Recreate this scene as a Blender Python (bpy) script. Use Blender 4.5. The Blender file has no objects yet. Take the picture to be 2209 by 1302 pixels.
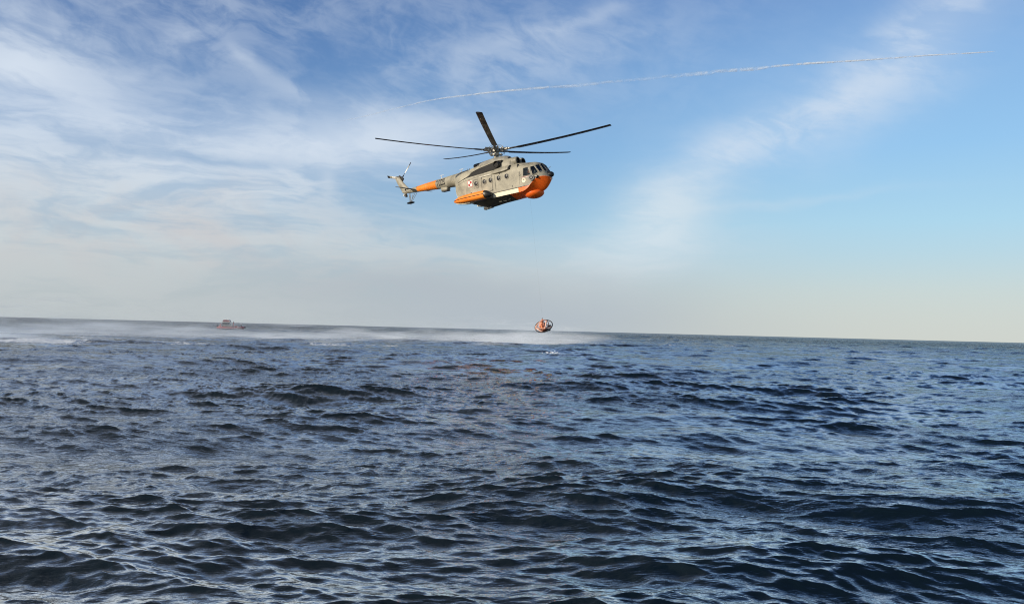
import bpy, bmesh, math, random
import numpy as np
from mathutils import Vector, Matrix, Euler
from mathutils.bvhtree import BVHTree
R = math.radians
scene = bpy.context.scene
col = scene.collection

# ------------------------------------------------------------------ camera
EYE = 2.4
cam = bpy.data.cameras.new("camera")
camo = bpy.data.objects.new("camera", cam); col.objects.link(camo)
cam.sensor_width = 36.0
cam.lens = 27.70
cam.clip_start = 0.1; cam.clip_end = 200000
camo.matrix_world = (Matrix.Translation((0, 0, EYE)) @ Matrix.Rotation(R(90 + 2.0213), 4, 'X')
                     @ Matrix.Rotation(math.atan2(56, 2209), 4, 'Z'))
scene.camera = camo; bpy.context.view_layer.update()

# ------------------------------------------------------------------ render look
scene.render.engine = 'CYCLES'
scene.view_settings.view_transform = 'Standard'
scene.view_settings.look = 'None'
scene.view_settings.exposure = 0.0
scene.view_settings.gamma = 1.0
scene.cycles.use_denoising = True
scene.cycles.max_bounces = 8
scene.cycles.filter_width = 1.1
scene.cycles.transparent_max_bounces = 24
scene.cycles.volume_max_steps = 256
scene.cycles.volume_bounces = 5

# ------------------------------------------------------------------ node helpers
def lin(r, g, b):
    f = lambda c: ((c / 255 + 0.055) / 1.055) ** 2.4 if c > 10 else c / 255 / 12.92
    return (f(r), f(g), f(b), 1)

class V:
    """a shader float socket (or number) with arithmetic"""
    nt = None
    def __init__(s, sock): s.s = sock
    @staticmethod
    def m(op, *a, clamp=False):
        n = V.nt.nodes.new('ShaderNodeMath'); n.operation = op; n.use_clamp = clamp
        for i, v in enumerate(a):
            if isinstance(v, V): V.nt.links.new(v.s, n.inputs[i])
            else: n.inputs[i].default_value = float(v)
        return V(n.outputs[0])
    def __add__(s, o): return V.m('ADD', s, o)
    __radd__ = __add__
    def __sub__(s, o): return V.m('SUBTRACT', s, o)
    def __rsub__(s, o): return V.m('SUBTRACT', o, s)
    def __mul__(s, o): return V.m('MULTIPLY', s, o)
    __rmul__ = __mul__
    def __truediv__(s, o): return V.m('DIVIDE', s, o)
    def __rtruediv__(s, o): return V.m('DIVIDE', o, s)
    def clamp(s): return V.m('ADD', s, 0.0, clamp=True)

def smooth(x, a, b, lo=0.0, hi=1.0):
    n = V.nt.nodes.new('ShaderNodeMapRange'); n.interpolation_type = 'SMOOTHSTEP'
    V.nt.links.new(x.s, n.inputs[0])
    n.inputs[1].default_value = a; n.inputs[2].default_value = b
    n.inputs[3].default_value = lo; n.inputs[4].default_value = hi
    return V(n.outputs[0])

def comb(x, y, z):
    n = V.nt.nodes.new('ShaderNodeCombineXYZ')
    for i, v in enumerate((x, y, z)):
        if isinstance(v, V): V.nt.links.new(v.s, n.inputs[i])
        else: n.inputs[i].default_value = v
    return n.outputs[0]

def noise(vec, scale, detail=6, rough=0.55, dist=0.0, lac=2.0):
    n = V.nt.nodes.new('ShaderNodeTexNoise'); n.noise_dimensions = '3D'
    V.nt.links.new(vec, n.inputs['Vector'])
    n.inputs['Scale'].default_value = scale; n.inputs['Detail'].default_value = detail
    n.inputs['Roughness'].default_value = rough; n.inputs['Distortion'].default_value = dist
    n.inputs['Lacunarity'].default_value = lac
    return V(n.outputs[0])

def mixc(f, a, b):
    n = V.nt.nodes.new('ShaderNodeMix'); n.data_type = 'RGBA'
    if isinstance(f, V): V.nt.links.new(f.s, n.inputs[0])
    else: n.inputs[0].default_value = f
    for i, v in ((6, a), (7, b)):
        if isinstance(v, tuple): n.inputs[i].default_value = v
        else: V.nt.links.new(v, n.inputs[i])
    return n.outputs[2]

def ramp(fac, stops, interp='LINEAR'):
    n = V.nt.nodes.new('ShaderNodeValToRGB')
    V.nt.links.new(fac.s, n.inputs[0])
    cr = n.color_ramp; cr.interpolation = interp
    while len(cr.elements) < len(stops): cr.elements.new(0.5)
    for e, (p, c) in zip(cr.elements, stops): e.position = p; e.color = c
    return n.outputs[0]

# ------------------------------------------------------------------ world and sun
SUN_EL, SUN_AZ = R(17), R(238)          # azimuth clockwise from +Y (the way the camera looks)
world = bpy.data.worlds.new("World"); scene.world = world
world.use_nodes = True
nt = world.node_tree; nt.nodes.clear(); V.nt = nt
out = nt.nodes.new('ShaderNodeOutputWorld'); bg = nt.nodes.new('ShaderNodeBackground')
nt.links.new(bg.outputs[0], out.inputs[0])
sky = nt.nodes.new('ShaderNodeTexSky'); sky.sky_type = 'NISHITA'; sky.sun_disc = False
sky.sun_elevation = SUN_EL; sky.sun_rotation = SUN_AZ
sky.air_density = 1.0; sky.dust_density = 1.0; sky.ozone_density = 2.0
tc = nt.nodes.new('ShaderNodeTexCoord')
sep = nt.nodes.new('ShaderNodeSeparateXYZ'); nt.links.new(tc.outputs['Generated'], sep.inputs[0])
dx, dy, dz = (V(sep.outputs[i]) for i in range(3))
el = V.m('ARCSINE', dz) * (180 / math.pi)
az = V.m('ARCTAN2', dx, dy) * (180 / math.pi)
zz = V.m('MAXIMUM', dz, 0.0) + 0.10
lay = comb(dx / zz, dy / zz, 0.0)              # where the ray meets the cirrus layer
e01 = (V.m('MAXIMUM', el, 0.0) / 45.0)
clearL = ramp(e01, [(0, lin(176, 190, 196)), (.07, lin(164, 188, 204)), (.18, lin(136, 174, 208)), (.3, lin(112, 153, 202)),
                    (.42, lin(88, 128, 184)), (.55, lin(72, 108, 165)), (.75, lin(40, 62, 104)), (1, lin(24, 38, 66))])
clearR = ramp(e01, [(0, lin(207, 214, 210)), (.07, lin(198, 216, 220)), (.17, lin(174, 217, 240)), (.28, lin(152, 202, 243)),
                    (.4, lin(140, 186, 234)), (.52, lin(117, 158, 214)), (.75, lin(62, 98, 158)), (1, lin(34, 54, 94))])
side = smooth(az, -28, 30)
grad = mixc(side, clearL, clearR)
# the physical sky carries the rest
skm = nt.nodes.new('ShaderNodeMix'); skm.data_type = 'RGBA'; skm.blend_type = 'MULTIPLY'; skm.inputs[0].default_value = 1
nt.links.new(sky.outputs[0], skm.inputs[6]); skm.inputs[7].default_value = (.11, .11, .11, 1)
clear = mixc(0.86, skm.outputs[2], grad)

def gauss(a0, e0, sa, se, rot=0.0, warp=None):
    """a soft patch of sky round a direction, long axis turned by rot degrees"""
    c, s = math.cos(R(rot)), math.sin(R(rot))
    a = az - a0; e = el - e0
    if warp is not None: a = a + warp[0]; e = e + warp[1]
    u = (a * c + e * s) / sa; v = (e * c - a * s) / se
    return V.m('EXPONENT', 0 - (u * u + v * v))
wn = noise(comb(az, el * 2.0, 0.0), 0.11, 4, .55)
wn2 = noise(comb(az, el * 2.0, 7.0), 0.11, 4, .55)
warp = ((wn - .5) * 14.0, (wn2 - .5) * 7.0)
warps = ((wn - .5) * 5.0, (wn2 - .5) * 3.0)
fib = noise(comb(az * 0.5 + warp[0] * .35, el * 2.2 + warp[1] * .8, 3.0), .22, 8, .58, .6)       # level streaks low down
puf = noise(comb(az + warp[1] * .8, el * 1.5 - warp[0] * .3, 11.0), .16, 8, .56, .8)          # fluffier structure
dia = noise(comb(az * .55 - el * .5 + warp[1] * .5, el * 1.5 + az * .6, 17.0), .22, 7, .55, .5)
def put(d, g, k): return 1 - (1 - d) * (1 - (g * k).clamp())
fine = noise(comb(az * .30 + el * .05 + warp[0] * .15, el * 1.9 + warp[1] * .35, 23.0), .8, 8, .62, .5)
fine2 = noise(comb(az * .42 - el * .35, el * 1.1 + az * .38, 29.0), .75, 8, .62, .6)
def fib_mask(a, b_, lo, hi): return smooth(a * .72 + b_ * .28, lo, hi)
fm_ = fib_mask(fib, fine, .39, .59); pm_ = fib_mask(puf, fine2, .38, .60); dm_ = fib_mask(dia, fine2, .38, .60)
# a broad veil on the left that thins out upward and to the right
left = smooth(az + warps[0], 4, -20)
dens = left * smooth(el + warps[1], 18, 9.5) * (fm_ * .56 + .38)
dens = put(dens, smooth(az, 15, -4) * smooth(el, 8.5, 4.0) * (fm_ * .5 + .35), .9)
dens = put(dens, smooth(az, 34, -34) * smooth(el, 11, 20) * pm_, .34)
                      # thin milk over the upper left
dens = put(dens, gauss(-32.5, 15.2, 5.4, 3.0, -8, warps) * (pm_ * .5 + .5), .95)
dens = put(dens, gauss(-26.5, 12.3, 5, .9, -3, warps) * (pm_ * .6 + .4), .4)
dens = put(dens, gauss(-24.8, 17.2, 6, .9, 40, warps) * (dm_ * .8 + .2), .30)
dens = put(dens, gauss(-19.2, 17.9, 1.3, .5, -28, warps), .5)
dens = put(dens, gauss(-14, 15.9, 6, .8, -14, warps) * (pm_ * .8 + .2), .5)
dens = put(dens, gauss(-15, 12.4, 11, 1.7, 9, warps) * (pm_ * .6 + .4), .8)
dens = put(dens, gauss(-8.5, 13.4, 6.5, 1.5, 8, warps) * (fm_ * .6 + .4), .6)
dens = put(dens, gauss(-30, 8.6, 9, 1.6, 0, warps) * (pm_ * .6 + .4), .55)
dens = put(dens, gauss(-13.4, 9.8, .5, 1.2, 0), .45)
dens = put(dens, gauss(-2, 18.6, 13, 2.6, 10, warps) * dm_, .34)
dens = put(dens, gauss(3.6, 21.8, 6.5, .65, 16, warps) * (dm_ * .6 + .4), .36)
# the broad plume that climbs to the right
dens = put(dens, gauss(28, 18.8, 9, 2.5, 36, warps) * (dm_ * .6 + .4), .60)
dens = put(dens, gauss(20, 14.9, 8, 1.5, 30, warps) * (dm_ * .7 + .3), .72)
dens = put(dens, gauss(13.2, 11.0, 5.5, 1.8, 42, warps) * (dm_ * .6 + .4), .75)
dens = put(dens, gauss(9.8, 7.4, 5.0, 2.9, 52, warps) * (fm_ * .45 + .55), .92)
dens = put(dens, gauss(6, 4.6, 10, 2.4, 8, warps) * (fm_ * .4 + .6), .75)
dens = put(dens, gauss(17, 9.0, 9, .3, 4, warps), .22)
# breaks where the blue shows
dens = dens * (1 - (gauss(-13, 17.8, 5, 1.8, 5, warps) * .6).clamp()) * (1 - (gauss(-6.5, 9.6, 6.5, 1.3, 4, warps) * .5).clamp()) * (1 - (gauss(-22, 11.0, 7, .5, 2, warps) * .45).clamp())
hz = smooth(el, 6.0, -.5)
cloud = mixc(smooth(el, 3, 13), lin(203, 211, 213), lin(216, 227, 240))
cloud = mixc((gauss(10, 7, 9, 5) * .8).clamp(), cloud, lin(212, 228, 238))
pink = gauss(-25, 5.8, 15, 3.4, 0, warps) * smooth(puf, .3, .65)
cloud = mixc((pink * .8).clamp(), cloud, lin(206, 203, 204))
lil = gauss(-6, 2.6, 14, 2.0, 0, warps)
cloud = mixc((lil * .75).clamp(), cloud, lin(172, 182, 193))
sk = mixc((dens * .96).clamp(), clear, cloud)
lowc = mixc(smooth(az, -20, 32), lin(182, 189, 191), lin(211, 215, 208))
sk = mixc(hz * .6, sk, lowc)
sk = mixc((gauss(1, .6, 13, 2.8, 0, warps) * .72).clamp(), sk, lin(174, 185, 197))
nt.links.new(sk, bg.inputs[0]); bg.inputs[1].default_value = 1.0
# below the horizon nothing is seen; the sheet of water covers it

sd = bpy.data.lights.new("sun", 'SUN'); sd.energy = 4.3; sd.angle = R(0.53); sd.color = (1, .88, .71)
so = bpy.data.objects.new("sun", sd); col.objects.link(so)
sdir = Vector((math.sin(SUN_AZ) * math.cos(SUN_EL), math.cos(SUN_AZ) * math.cos(SUN_EL), math.sin(SUN_EL)))
so.rotation_euler = sdir.to_track_quat('Z', 'Y').to_euler()

# ------------------------------------------------------------------ object helpers
def tag(o, label=None, cat=None, group=None, kind=None):
    if label: o['label'] = label
    if cat: o['category'] = cat
    if group: o['group'] = group
    if kind: o['kind'] = kind
    return o

def mat(name, color, rough=.5, metal=0.0, spec=.5, vary=.0, vscale=2.0, coat=0.0, grime=None):
    m = bpy.data.materials.new(name); m.use_nodes = True
    n = m.node_tree; b = n.nodes['Principled BSDF']; V.nt = n
    b.inputs['Roughness'].default_value = rough; b.inputs['Metallic'].default_value = metal
    b.inputs['Specular IOR Level'].default_value = spec; b.inputs['Coat Weight'].default_value = coat
    c = (*color[:3], 1)
    if vary:
        t = n.nodes.new('ShaderNodeTexCoord')
        f = noise(t.outputs['Object'], vscale, 6, .6)
        dark = tuple(x * (1 - vary) for x in color[:3]) + (1,)
        lite = tuple(min(1, x * (1 + vary * .6)) for x in color[:3]) + (1,)
        cc = mixc(smooth(f, .32, .68), dark, lite)
        n.links.new(cc, b.inputs['Base Color'])
        n.links.new(smooth(f, .3, .7, min(1, rough + .12), max(.03, rough - .1)).s, b.inputs['Roughness'])
    else:
        b.inputs['Base Color'].default_value = c
    return m

# ------------------------------------------------------------------ the sea
def spectrum(L, N, lo, hi, seed, kp=.30, B=.0085, wind=R(-96), spread=2.0, tail=0.0):
    """one square of open water from a wave spectrum: heights and the two sideways pulls"""
    rng = np.random.default_rng(seed)
    k1 = 2 * np.pi * np.fft.fftfreq(N, L / N)
    kx, ky = np.meshgrid(k1, k1, indexing='ij')
    k = np.hypot(kx, ky); k[0, 0] = 1
    th = np.arctan2(ky, kx) - wind
    d = np.abs(np.cos(th)) ** (2 * spread) * (.35 + .65 * (np.cos(th) > 0)) + .02
    d *= 1.0 / (d[k < 1e9].mean() * 2 * np.pi)
    S = B * k ** -4 * d * np.exp(-1.25 * (kp / k) ** 2)
    S *= np.exp(-(k / 80.) ** 2) * np.maximum(k / 5, 1) ** tail
    band = (k >= 2 * np.pi / hi) & (k < 2 * np.pi / lo); band[0, 0] = False
    dk = 2 * np.pi / L
    a = np.sqrt(S * band) * dk * N * N * (rng.normal(size=k.shape) + 1j * rng.normal(size=k.shape)) / math.sqrt(2)
    h = np.fft.ifft2(a).real * math.sqrt(2)
    X = np.fft.ifft2(1j * a * kx / k).real * math.sqrt(2)
    Y = np.fft.ifft2(1j * a * ky / k).real * math.sqrt(2)
    return np.stack([h, X, Y], -1).astype(np.float32)

def mips(t):
    r = [t]
    while r[-1].shape[0] > 16:
        a = r[-1]; r.append((a[::2, ::2] + a[1::2, ::2] + a[::2, 1::2] + a[1::2, 1::2]) / 4)
    return r

def sample(t, L, x, y, lev):
    n = t.shape[0]; off = (2 ** lev - 1) / 2 ** (lev + 1)
    u = x / L * n - off; v = y / L * n - off
    i = np.floor(u); j = np.floor(v); fu = (u - i)[:, None]; fv = (v - j)[:, None]
    i = i.astype(np.int64) % n; j = j.astype(np.int64) % n; i2 = (i + 1) % n; j2 = (j + 1) % n
    return (t[i, j] * (1 - fu) * (1 - fv) + t[i2, j] * fu * (1 - fv) + t[i, j2] * (1 - fu) * fv + t[i2, j2] * fu * fv)

SEA_A, SEA_B = 317.0, 37.0
tilesA = mips(spectrum(SEA_A, 2048, 1.3, 400, 11, kp=.36, B=.0080, spread=5.0))
tilesB = mips(spectrum(SEA_B, 2048, .09, 1.3, 5, B=.0160, spread=3.6, tail=.50))
def gust(x, y):
    """patches where the wind ruffles the water more or less"""
    g = (np.sin(x * .31 + y * .11 + 1.3) + np.sin(y * .43 - x * .17 + 2.1) + np.sin(x * .083 - y * .15 + .4) * 1.3 + np.sin(x * .9 + y * .6) * .6 + np.sin(y * 1.1 - x * .7 + 2) * .5) / 3
    return (1.0 + .38 * g).astype(np.float32)
def sea_at(x, y, dr):
    """displacement of the water sheet at rest points x, y whose mesh spacing is dr"""
    o = np.zeros((len(x), 3), np.float32)
    for t, L, n, ang, chop in ((tilesA, SEA_A, 2048, R(5), 1.25), (tilesB, SEA_B, 2048, R(-9), 1.0)):
        lev = int(np.clip(math.floor(math.log2(max(dr / (L / n), 1))) - 0, 0, len(t) - 1))
        c, s = math.cos(ang), math.sin(ang)
        q = sample(t[lev], L, c * x + s * y + 11.3, -s * x + c * y + 4.1, lev)
        if L == SEA_B: q = q * gust(x, y)[:, None]
        o[:, 0] += (c * q[:, 1] - s * q[:, 2]) * chop
        o[:, 1] += (s * q[:, 1] + c * q[:, 2]) * chop
        o[:, 2] += q[:, 0]
    return o

def build_sea():
    rr = [3.0]
    while rr[-1] < 60000:
        r = rr[-1]
        rr.append(r * (1 + (.0038 if r < 300 else .0038 * min(8, (r / 300) ** .5))))
    rr = np.array([0.0, 1.0, 2.0] + rr)
    fine = np.radians(np.arange(-44, 44.001, .048))
    rest = np.radians(np.arange(46, 314.1, 2.0))
    aa = np.concatenate([fine, rest]); na = len(aa); nr = len(rr)
    pos = np.zeros((nr, na, 3), np.float32); foam = np.zeros((nr, na), np.float32)
    sa, ca = np.sin(aa), np.cos(aa)
    for i, r in enumerate(rr):
        x, y = r * sa, r * ca
        dr = rr[min(i + 1, nr - 1)] - r if i > 2 else .05
        d = sea_at(x, y, max(dr * .25, 0.001))
        pos[i, :, 0] = x + d[:, 0]; pos[i, :, 1] = y + d[:, 1]; pos[i, :, 2] = d[:, 2]
    # fold: where the sheet is pulled together the crest breaks
    me = bpy.data.meshes.new('sea_water')
    me.vertices.add(nr * na); me.vertices.foreach_set('co', pos.ravel())
    idx = np.arange(nr * na, dtype=np.int32).reshape(nr, na)
    a = idx[:-1, :]; b = idx[1:, :]
    nxt = lambda q: np.roll(q, -1, axis=1)
    quads = np.stack([a, nxt(a), nxt(b), b], -1).reshape(-1, 4)
    nq = len(quads)
    me.loops.add(nq * 4); me.polygons.add(nq)
    me.loops.foreach_set('vertex_index', quads.ravel())
    me.polygons.foreach_set('loop_start', np.arange(nq, dtype=np.int32) * 4)
    me.polygons.foreach_set('use_smooth', np.ones(nq, bool))
    me.update(calc_edges=True)
    o = bpy.data.objects.new('sea_water', me); col.objects.link(o)
    return o
water = build_sea(); tag(water, kind='structure')

FOAM = [  # x, y, half length, half depth, strength: patches of broken water
 (-50, 78, 11, 6, 1.1), (-34, 83, 8, 6, .9), (-22, 92, 6, 6, 1.0), (-60, 118, 40, 12, .55), (-17, 100, 4, 5, .9), (-22, 128, 22, 12, .5), (4.3, 80.4, 1.3, 2.2, 1.3),
 (-19.6, 31.5, 1.7, .35, .85), (-21.5, 31.8, 1.5, .3, .8), (32, 143, 2.4, 8, 1.5), (27, 138, 1.1, 6, 1.4), (12, 98, 2, 2, .6), (48, 170, 3, 8, .7), (30, 64, .7, .8, .7), (0, 150, 26, 14, .5), (58, 140, 1.5, 4, .7), (70, 190, 3, 8, .7), (14, 60, .6, .8, .6), (-8, 52, .8, .8, .6),
]
m = bpy.data.materials.new('sea'); m.use_nodes = True; n = m.node_tree; V.nt = n
b = n.nodes['Principled BSDF']
b.inputs['Specular IOR Level'].default_value = 0.0
geo = n.nodes.new('ShaderNodeNewGeometry')
gs = n.nodes.new('ShaderNodeSeparateXYZ'); n.links.new(geo.outputs['Position'], gs.inputs[0])
px, py, pz = (V(gs.outputs[i]) for i in range(3))
far = V.m('SQRT', px * px + py * py)
b.inputs['Roughness'].default_value = .8
glo = n.nodes.new('ShaderNodeBsdfGlossy'); glo.inputs[0].default_value = (1, .95, .87, 1)
n.links.new(smooth(far, 30, 900, .025, .2).s, glo.inputs['Roughness'])
fre = n.nodes.new('ShaderNodeFresnel'); fre.inputs[0].default_value = 1.34
n.links.new(fre.inputs[1], fre.inputs[1]) if False else None
rip = noise(comb(px * .55 + py * .1, py * 1.7, pz), 2.6, 5, .6, .5)
rip1 = noise(comb(px * .7 + py * .15, py * 1.3, 4.0), 9.0, 4, .6, .3)
rip2 = noise(comb(px * .35 + py * .1, py * .8, 0.0), .55, 5, .62, .4)
bmp = n.nodes.new('ShaderNodeBump'); bmp.inputs['Strength'].default_value = 1.0
calm = smooth(noise(comb(px * .5, py, 9.0), .11, 3, .5), .35, .65, .35, 1.0)
hh = rip * calm * .04 + rip1 * calm * .010 + rip2 * smooth(far, 60, 500, .0, 2.4)
n.links.new(hh.s, bmp.inputs['Height']); bmp.inputs['Distance'].default_value = 1.0
for k_ in (b.inputs['Normal'], glo.inputs['Normal'], fre.inputs['Normal']): n.links.new(bmp.outputs[0], k_)
fo = None
fz = noise(comb(px, py * 1.4, pz * 2), 1.6, 7, .68, .5)
for X, Y, sa_, sb_, k in FOAM:
    u = (px - X) / sa_; v = (py - Y) / sb_
    g = V.m('EXPONENT', 0 - (u * u + v * v)) * k
    fo = g if fo is None else V.m('MAXIMUM', fo, g)
fm = smooth(fo * .75 + fz - .5, .38, .62)
stk = smooth(noise(comb(px * .22 + py * .03, py * 1.0, 5.0), .16, 5, .62, .3), .52, .66)
zone = smooth(py - (px + 60) * .75, 74, 88) * smooth(py, 330, 200) * smooth(px, 22, -4)
fm = V.m('MAXIMUM', fm, stk * zone * .85)
# thin lace of bubbles on the highest crests
crest = smooth(pz, .42, .75) * smooth(noise(comb(px, py, 2.0), 2.6, 6, .7), .58, .7) * .55
fm = V.m('MAXIMUM', fm, crest * smooth(far, 700, 200))
n.links.new(mixc(fm, (.004, .010, .016, 1), (.72, .77, .82, 1)), b.inputs['Base Color'])
mixs = n.nodes.new('ShaderNodeMixShader'); n.links.new(((smooth(V(fre.outputs[0]), .008, .26) * 1.0 * smooth(V(fre.outputs[0]), .22, .62, 1.0, .25) + .02) * (1 - fm * .8)).clamp().s, mixs.inputs[0])
n.links.new(b.outputs[0], mixs.inputs[1]); n.links.new(glo.outputs[0], mixs.inputs[2])
n.links.new(mixs.outputs[0], [q for q in n.nodes if q.type == 'OUTPUT_MATERIAL'][0].inputs['Surface'])
water.data.materials.append(m)

# ------------------------------------------------------------------ mesh helpers
def link(name, me, m=None, parent=None, smooth_deg=None):
    if m is not None:
        for q in (m if isinstance(m, (list, tuple)) else [m]): me.materials.append(q)
    o = bpy.data.objects.new(name, me); col.objects.link(o)
    if parent is not None: o.parent = parent
    if smooth_deg is not None:
        me.polygons.foreach_set('use_smooth', [True] * len(me.polygons))
        me.set_sharp_from_angle(angle=R(smooth_deg))
    return o

class MB:
    """collects shapes, then links them as one mesh object"""
    def __init__(s): s.bm = bmesh.new(); s.mi = 0
    def _add(s, verts, faces):
        vs = [s.bm.verts.new(v) for v in verts]
        for f in faces:
            try: q = s.bm.faces.new([vs[i] for i in f]); q.material_index = s.mi
            except ValueError: pass
        return vs
    def box(s, c, d, rot=None, bev=0.0):
        t = bmesh.new(); bmesh.ops.create_cube(t, size=1)
        for v in t.verts: v.co = Vector((v.co.x * d[0], v.co.y * d[1], v.co.z * d[2]))
        if bev: bmesh.ops.bevel(t, geom=t.edges[:], offset=bev, segments=2, affect='EDGES')
        M = Matrix.Translation(c) @ (rot if rot is not None else Matrix())
        t.verts.index_update()
        s._add([M @ v.co for v in t.verts], [[v.index for v in f.verts] for f in t.faces]); t.free(); return s
    def loft(s, rings, cap=True, closed=True):
        n = len(rings[0]); vs = []; fs = []
        for r in rings: vs += [Vector(p) for p in r]
        for i in range(len(rings) - 1):
            for j in range(n if closed else n - 1):
                k = (j + 1) % n
                fs.append([i * n + j, i * n + k, (i + 1) * n + k, (i + 1) * n + j])
        if cap: fs += [list(range(n))[::-1], [len(vs) - n + j for j in range(n)]]
        s._add(vs, fs); return s
    def tube(s, pts, rad, n=8, cap=True):
        pts = [Vector(p) for p in pts]
        rs = rad if isinstance(rad, (list, tuple)) else [rad] * len(pts)
        rings = []; up = None
        for i, p in enumerate(pts):
            t = (pts[min(i + 1, len(pts) - 1)] - pts[max(i - 1, 0)]).normalized()
            if up is None:
                up = t.orthogonal().normalized()
            up = (up - t * up.dot(t)).normalized(); w = t.cross(up)
            rings.append([p + (up * math.cos(2 * math.pi * k / n) + w * math.sin(2 * math.pi * k / n)) * rs[i] for k in range(n)])
        return s.loft(rings, cap)
    def hoop(s, c, ax1, ax2, rad, n=40, k=8):
        c, ax1, ax2 = Vector(c), Vector(ax1), Vector(ax2); nz = ax1.cross(ax2).normalized(); rings = []
        for i in range(n):
            a = 2 * math.pi * i / n; p = ax1 * math.cos(a) + ax2 * math.sin(a)
            t = (-ax1 * math.sin(a) + ax2 * math.cos(a)).normalized(); o = t.cross(nz)
            rings.append([c + p + (o * math.cos(2 * math.pi * j / k) + nz * math.sin(2 * math.pi * j / k)) * rad for j in range(k)])
        vs = [q for r in rings for q in r]
        s._add(vs, [[i * k + j, i * k + (j + 1) % k, ((i + 1) % n) * k + (j + 1) % k, ((i + 1) % n) * k + j] for i in range(n) for j in range(k)])
        return s
    def ball(s, c, r, rot=None, seg=24, rg=14, fn=None):
        c = Vector(c); r = (r, r, r) if isinstance(r, (int, float)) else r; rings = []
        for i in range(1, rg):
            a = math.pi * i / rg
            ring = []
            for j in range(seg):
                b_ = 2 * math.pi * j / seg
                p = Vector((math.sin(a) * math.cos(b_) * r[0], math.sin(a) * math.sin(b_) * r[1], math.cos(a) * r[2]))
                if fn: p = fn(p)
                if rot is not None: p = rot @ p
                ring.append(c + p)
            rings.append(ring)
        n = seg; vs = [q for q_ in rings for q in q_]
        tp = Vector((0, 0, r[2])); bt = Vector((0, 0, -r[2]))
        if fn: tp, bt = fn(tp), fn(bt)
        if rot is not None: tp, bt = rot @ tp, rot @ bt
        vs += [c + tp, c + bt]; L = len(vs)
        fs = [[i * n + j, (i + 1) * n + j, (i + 1) * n + (j + 1) % n, i * n + (j + 1) % n] for i in range(rg - 2) for j in range(n)]
        fs += [[L - 2, j, (j + 1) % n] for j in range(n)] + [[L - 1, (rg - 2) * n + (j + 1) % n, (rg - 2) * n + j] for j in range(n)]
        s._add(vs, fs); return s
    def build(s, name, m, parent=None, deg=35):
        bmesh.ops.recalc_face_normals(s.bm, faces=s.bm.faces[:])
        me = bpy.data.meshes.new(name); s.bm.to_mesh(me); s.bm.free()
        return link(name, me, m, parent, deg)

def cr(x, xs, ys):
    """smooth curve through a table (monotone cubic)"""
    xs = list(xs); n = len(xs)
    if x <= xs[0]: return ys[0]
    if x >= xs[-1]: return ys[-1]
    i = max(j for j in range(n) if xs[j] <= x); i = min(i, n - 2)
    d = [(ys[j + 1] - ys[j]) / (xs[j + 1] - xs[j]) for j in range(n - 1)]
    def sl(j):
        if j == 0: return d[0]
        if j == n - 1: return d[-1]
        return 0 if d[j - 1] * d[j] <= 0 else 2 * d[j - 1] * d[j] / (d[j - 1] + d[j])
    h = xs[i + 1] - xs[i]; t = (x - xs[i]) / h; m0, m1 = sl(i) * h, sl(i + 1) * h
    return ((2 * t**3 - 3 * t**2 + 1) * ys[i] + (t**3 - 2 * t**2 + t) * m0 + (-2 * t**3 + 3 * t**2) * ys[i + 1] + (t**3 - t**2) * m1)

# ------------------------------------------------------------------ the helicopter
# its own axes: +x nose, +y port, +z up, origin at the middle of the rotor head
def rot_ypr(y, p, r):
    Ry = Matrix(((math.cos(p), 0, -math.sin(p)), (0, 1, 0), (math.sin(p), 0, math.cos(p))))
    return Matrix.Rotation(y, 3, 'Z') @ Ry @ Matrix.Rotation(r, 3, 'X')
HPOS = Vector((-1.738, 69.632, 15.888 + EYE))
HROT = rot_ypr(-.6419, .1011, .0722)
heli = bpy.data.objects.new('helicopter', None); col.objects.link(heli)
heli.matrix_world = Matrix.Translation(HPOS) @ HROT.to_4x4()
tag(heli, 'grey rescue helicopter with orange nose, floats and tail band hovering above the sea', 'helicopter')

def paint(name, color, rough=.5, vary=.12, grime=.35, spec=.35, streak=True):
    """weathered paint: mottling, rain streaks and oily grime of its own shape"""
    m = bpy.data.materials.new(name); m.use_nodes = True; n = m.node_tree; V.nt = n
    b = n.nodes['Principled BSDF']; t = n.nodes.new('ShaderNodeTexCoord')
    s3 = n.nodes.new('ShaderNodeSeparateXYZ'); n.links.new(t.outputs['Object'], s3.inputs[0])
    x, y, z = (V(s3.outputs[i]) for i in range(3))
    f1 = noise(comb(x, y, z), .9, 7, .6, .4)
    f2 = noise(comb(x * 5.0, y * 2.0, z * .7), 1.1, 6, .65)
    f3 = noise(comb(x, y, z), 7.0, 4, .6)
    base = tuple(color[:3]) + (1,)
    dk = tuple(c * (1 - vary * 1.6) for c in color[:3]) + (1,)
    lt = tuple(min(1, c * (1 + vary)) for c in color[:3]) + (1,)
    c1 = mixc(smooth(f1, .3, .7), dk, lt)
    dirt = tuple(c * .45 for c in color[:3]) + (1,)
    g = smooth(f2, .52, .8) * grime * smooth(f1, .35, .6)
    c2 = mixc(g.clamp(), c1, dirt)
    c3 = mixc(smooth(f3, .62, .8) * .25, c2, dirt)
    n.links.new(c3, b.inputs['Base Color'])
    n.links.new(smooth(f1, .3, .7, rough - .08, rough + .12).s, b.inputs['Roughness'])
    b.inputs['Specular IOR Level'].default_value = spec
    return m
GREY = paint('grey_paint', (.355, .33, .255), vary=.22, grime=.75)
CREAM = paint('cream_paint', (.80, .74, .55), vary=.06, grime=.3)
ORANGE = paint('orange_paint', (.95, .15, .014), rough=.42, vary=.10, grime=.22)  # redder, with the shade on the turned-away bow put into the colour
ORANGE_SUN = paint('sunlit_orange_paint', (.96, .27, .03), rough=.42, vary=.10, grime=.3)  # same orange made yellower: sunlight on floats and tail band put into the colour
GREYD = paint('dark_grey_paint', (.27, .26, .225), vary=.2, grime=.8)
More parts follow.
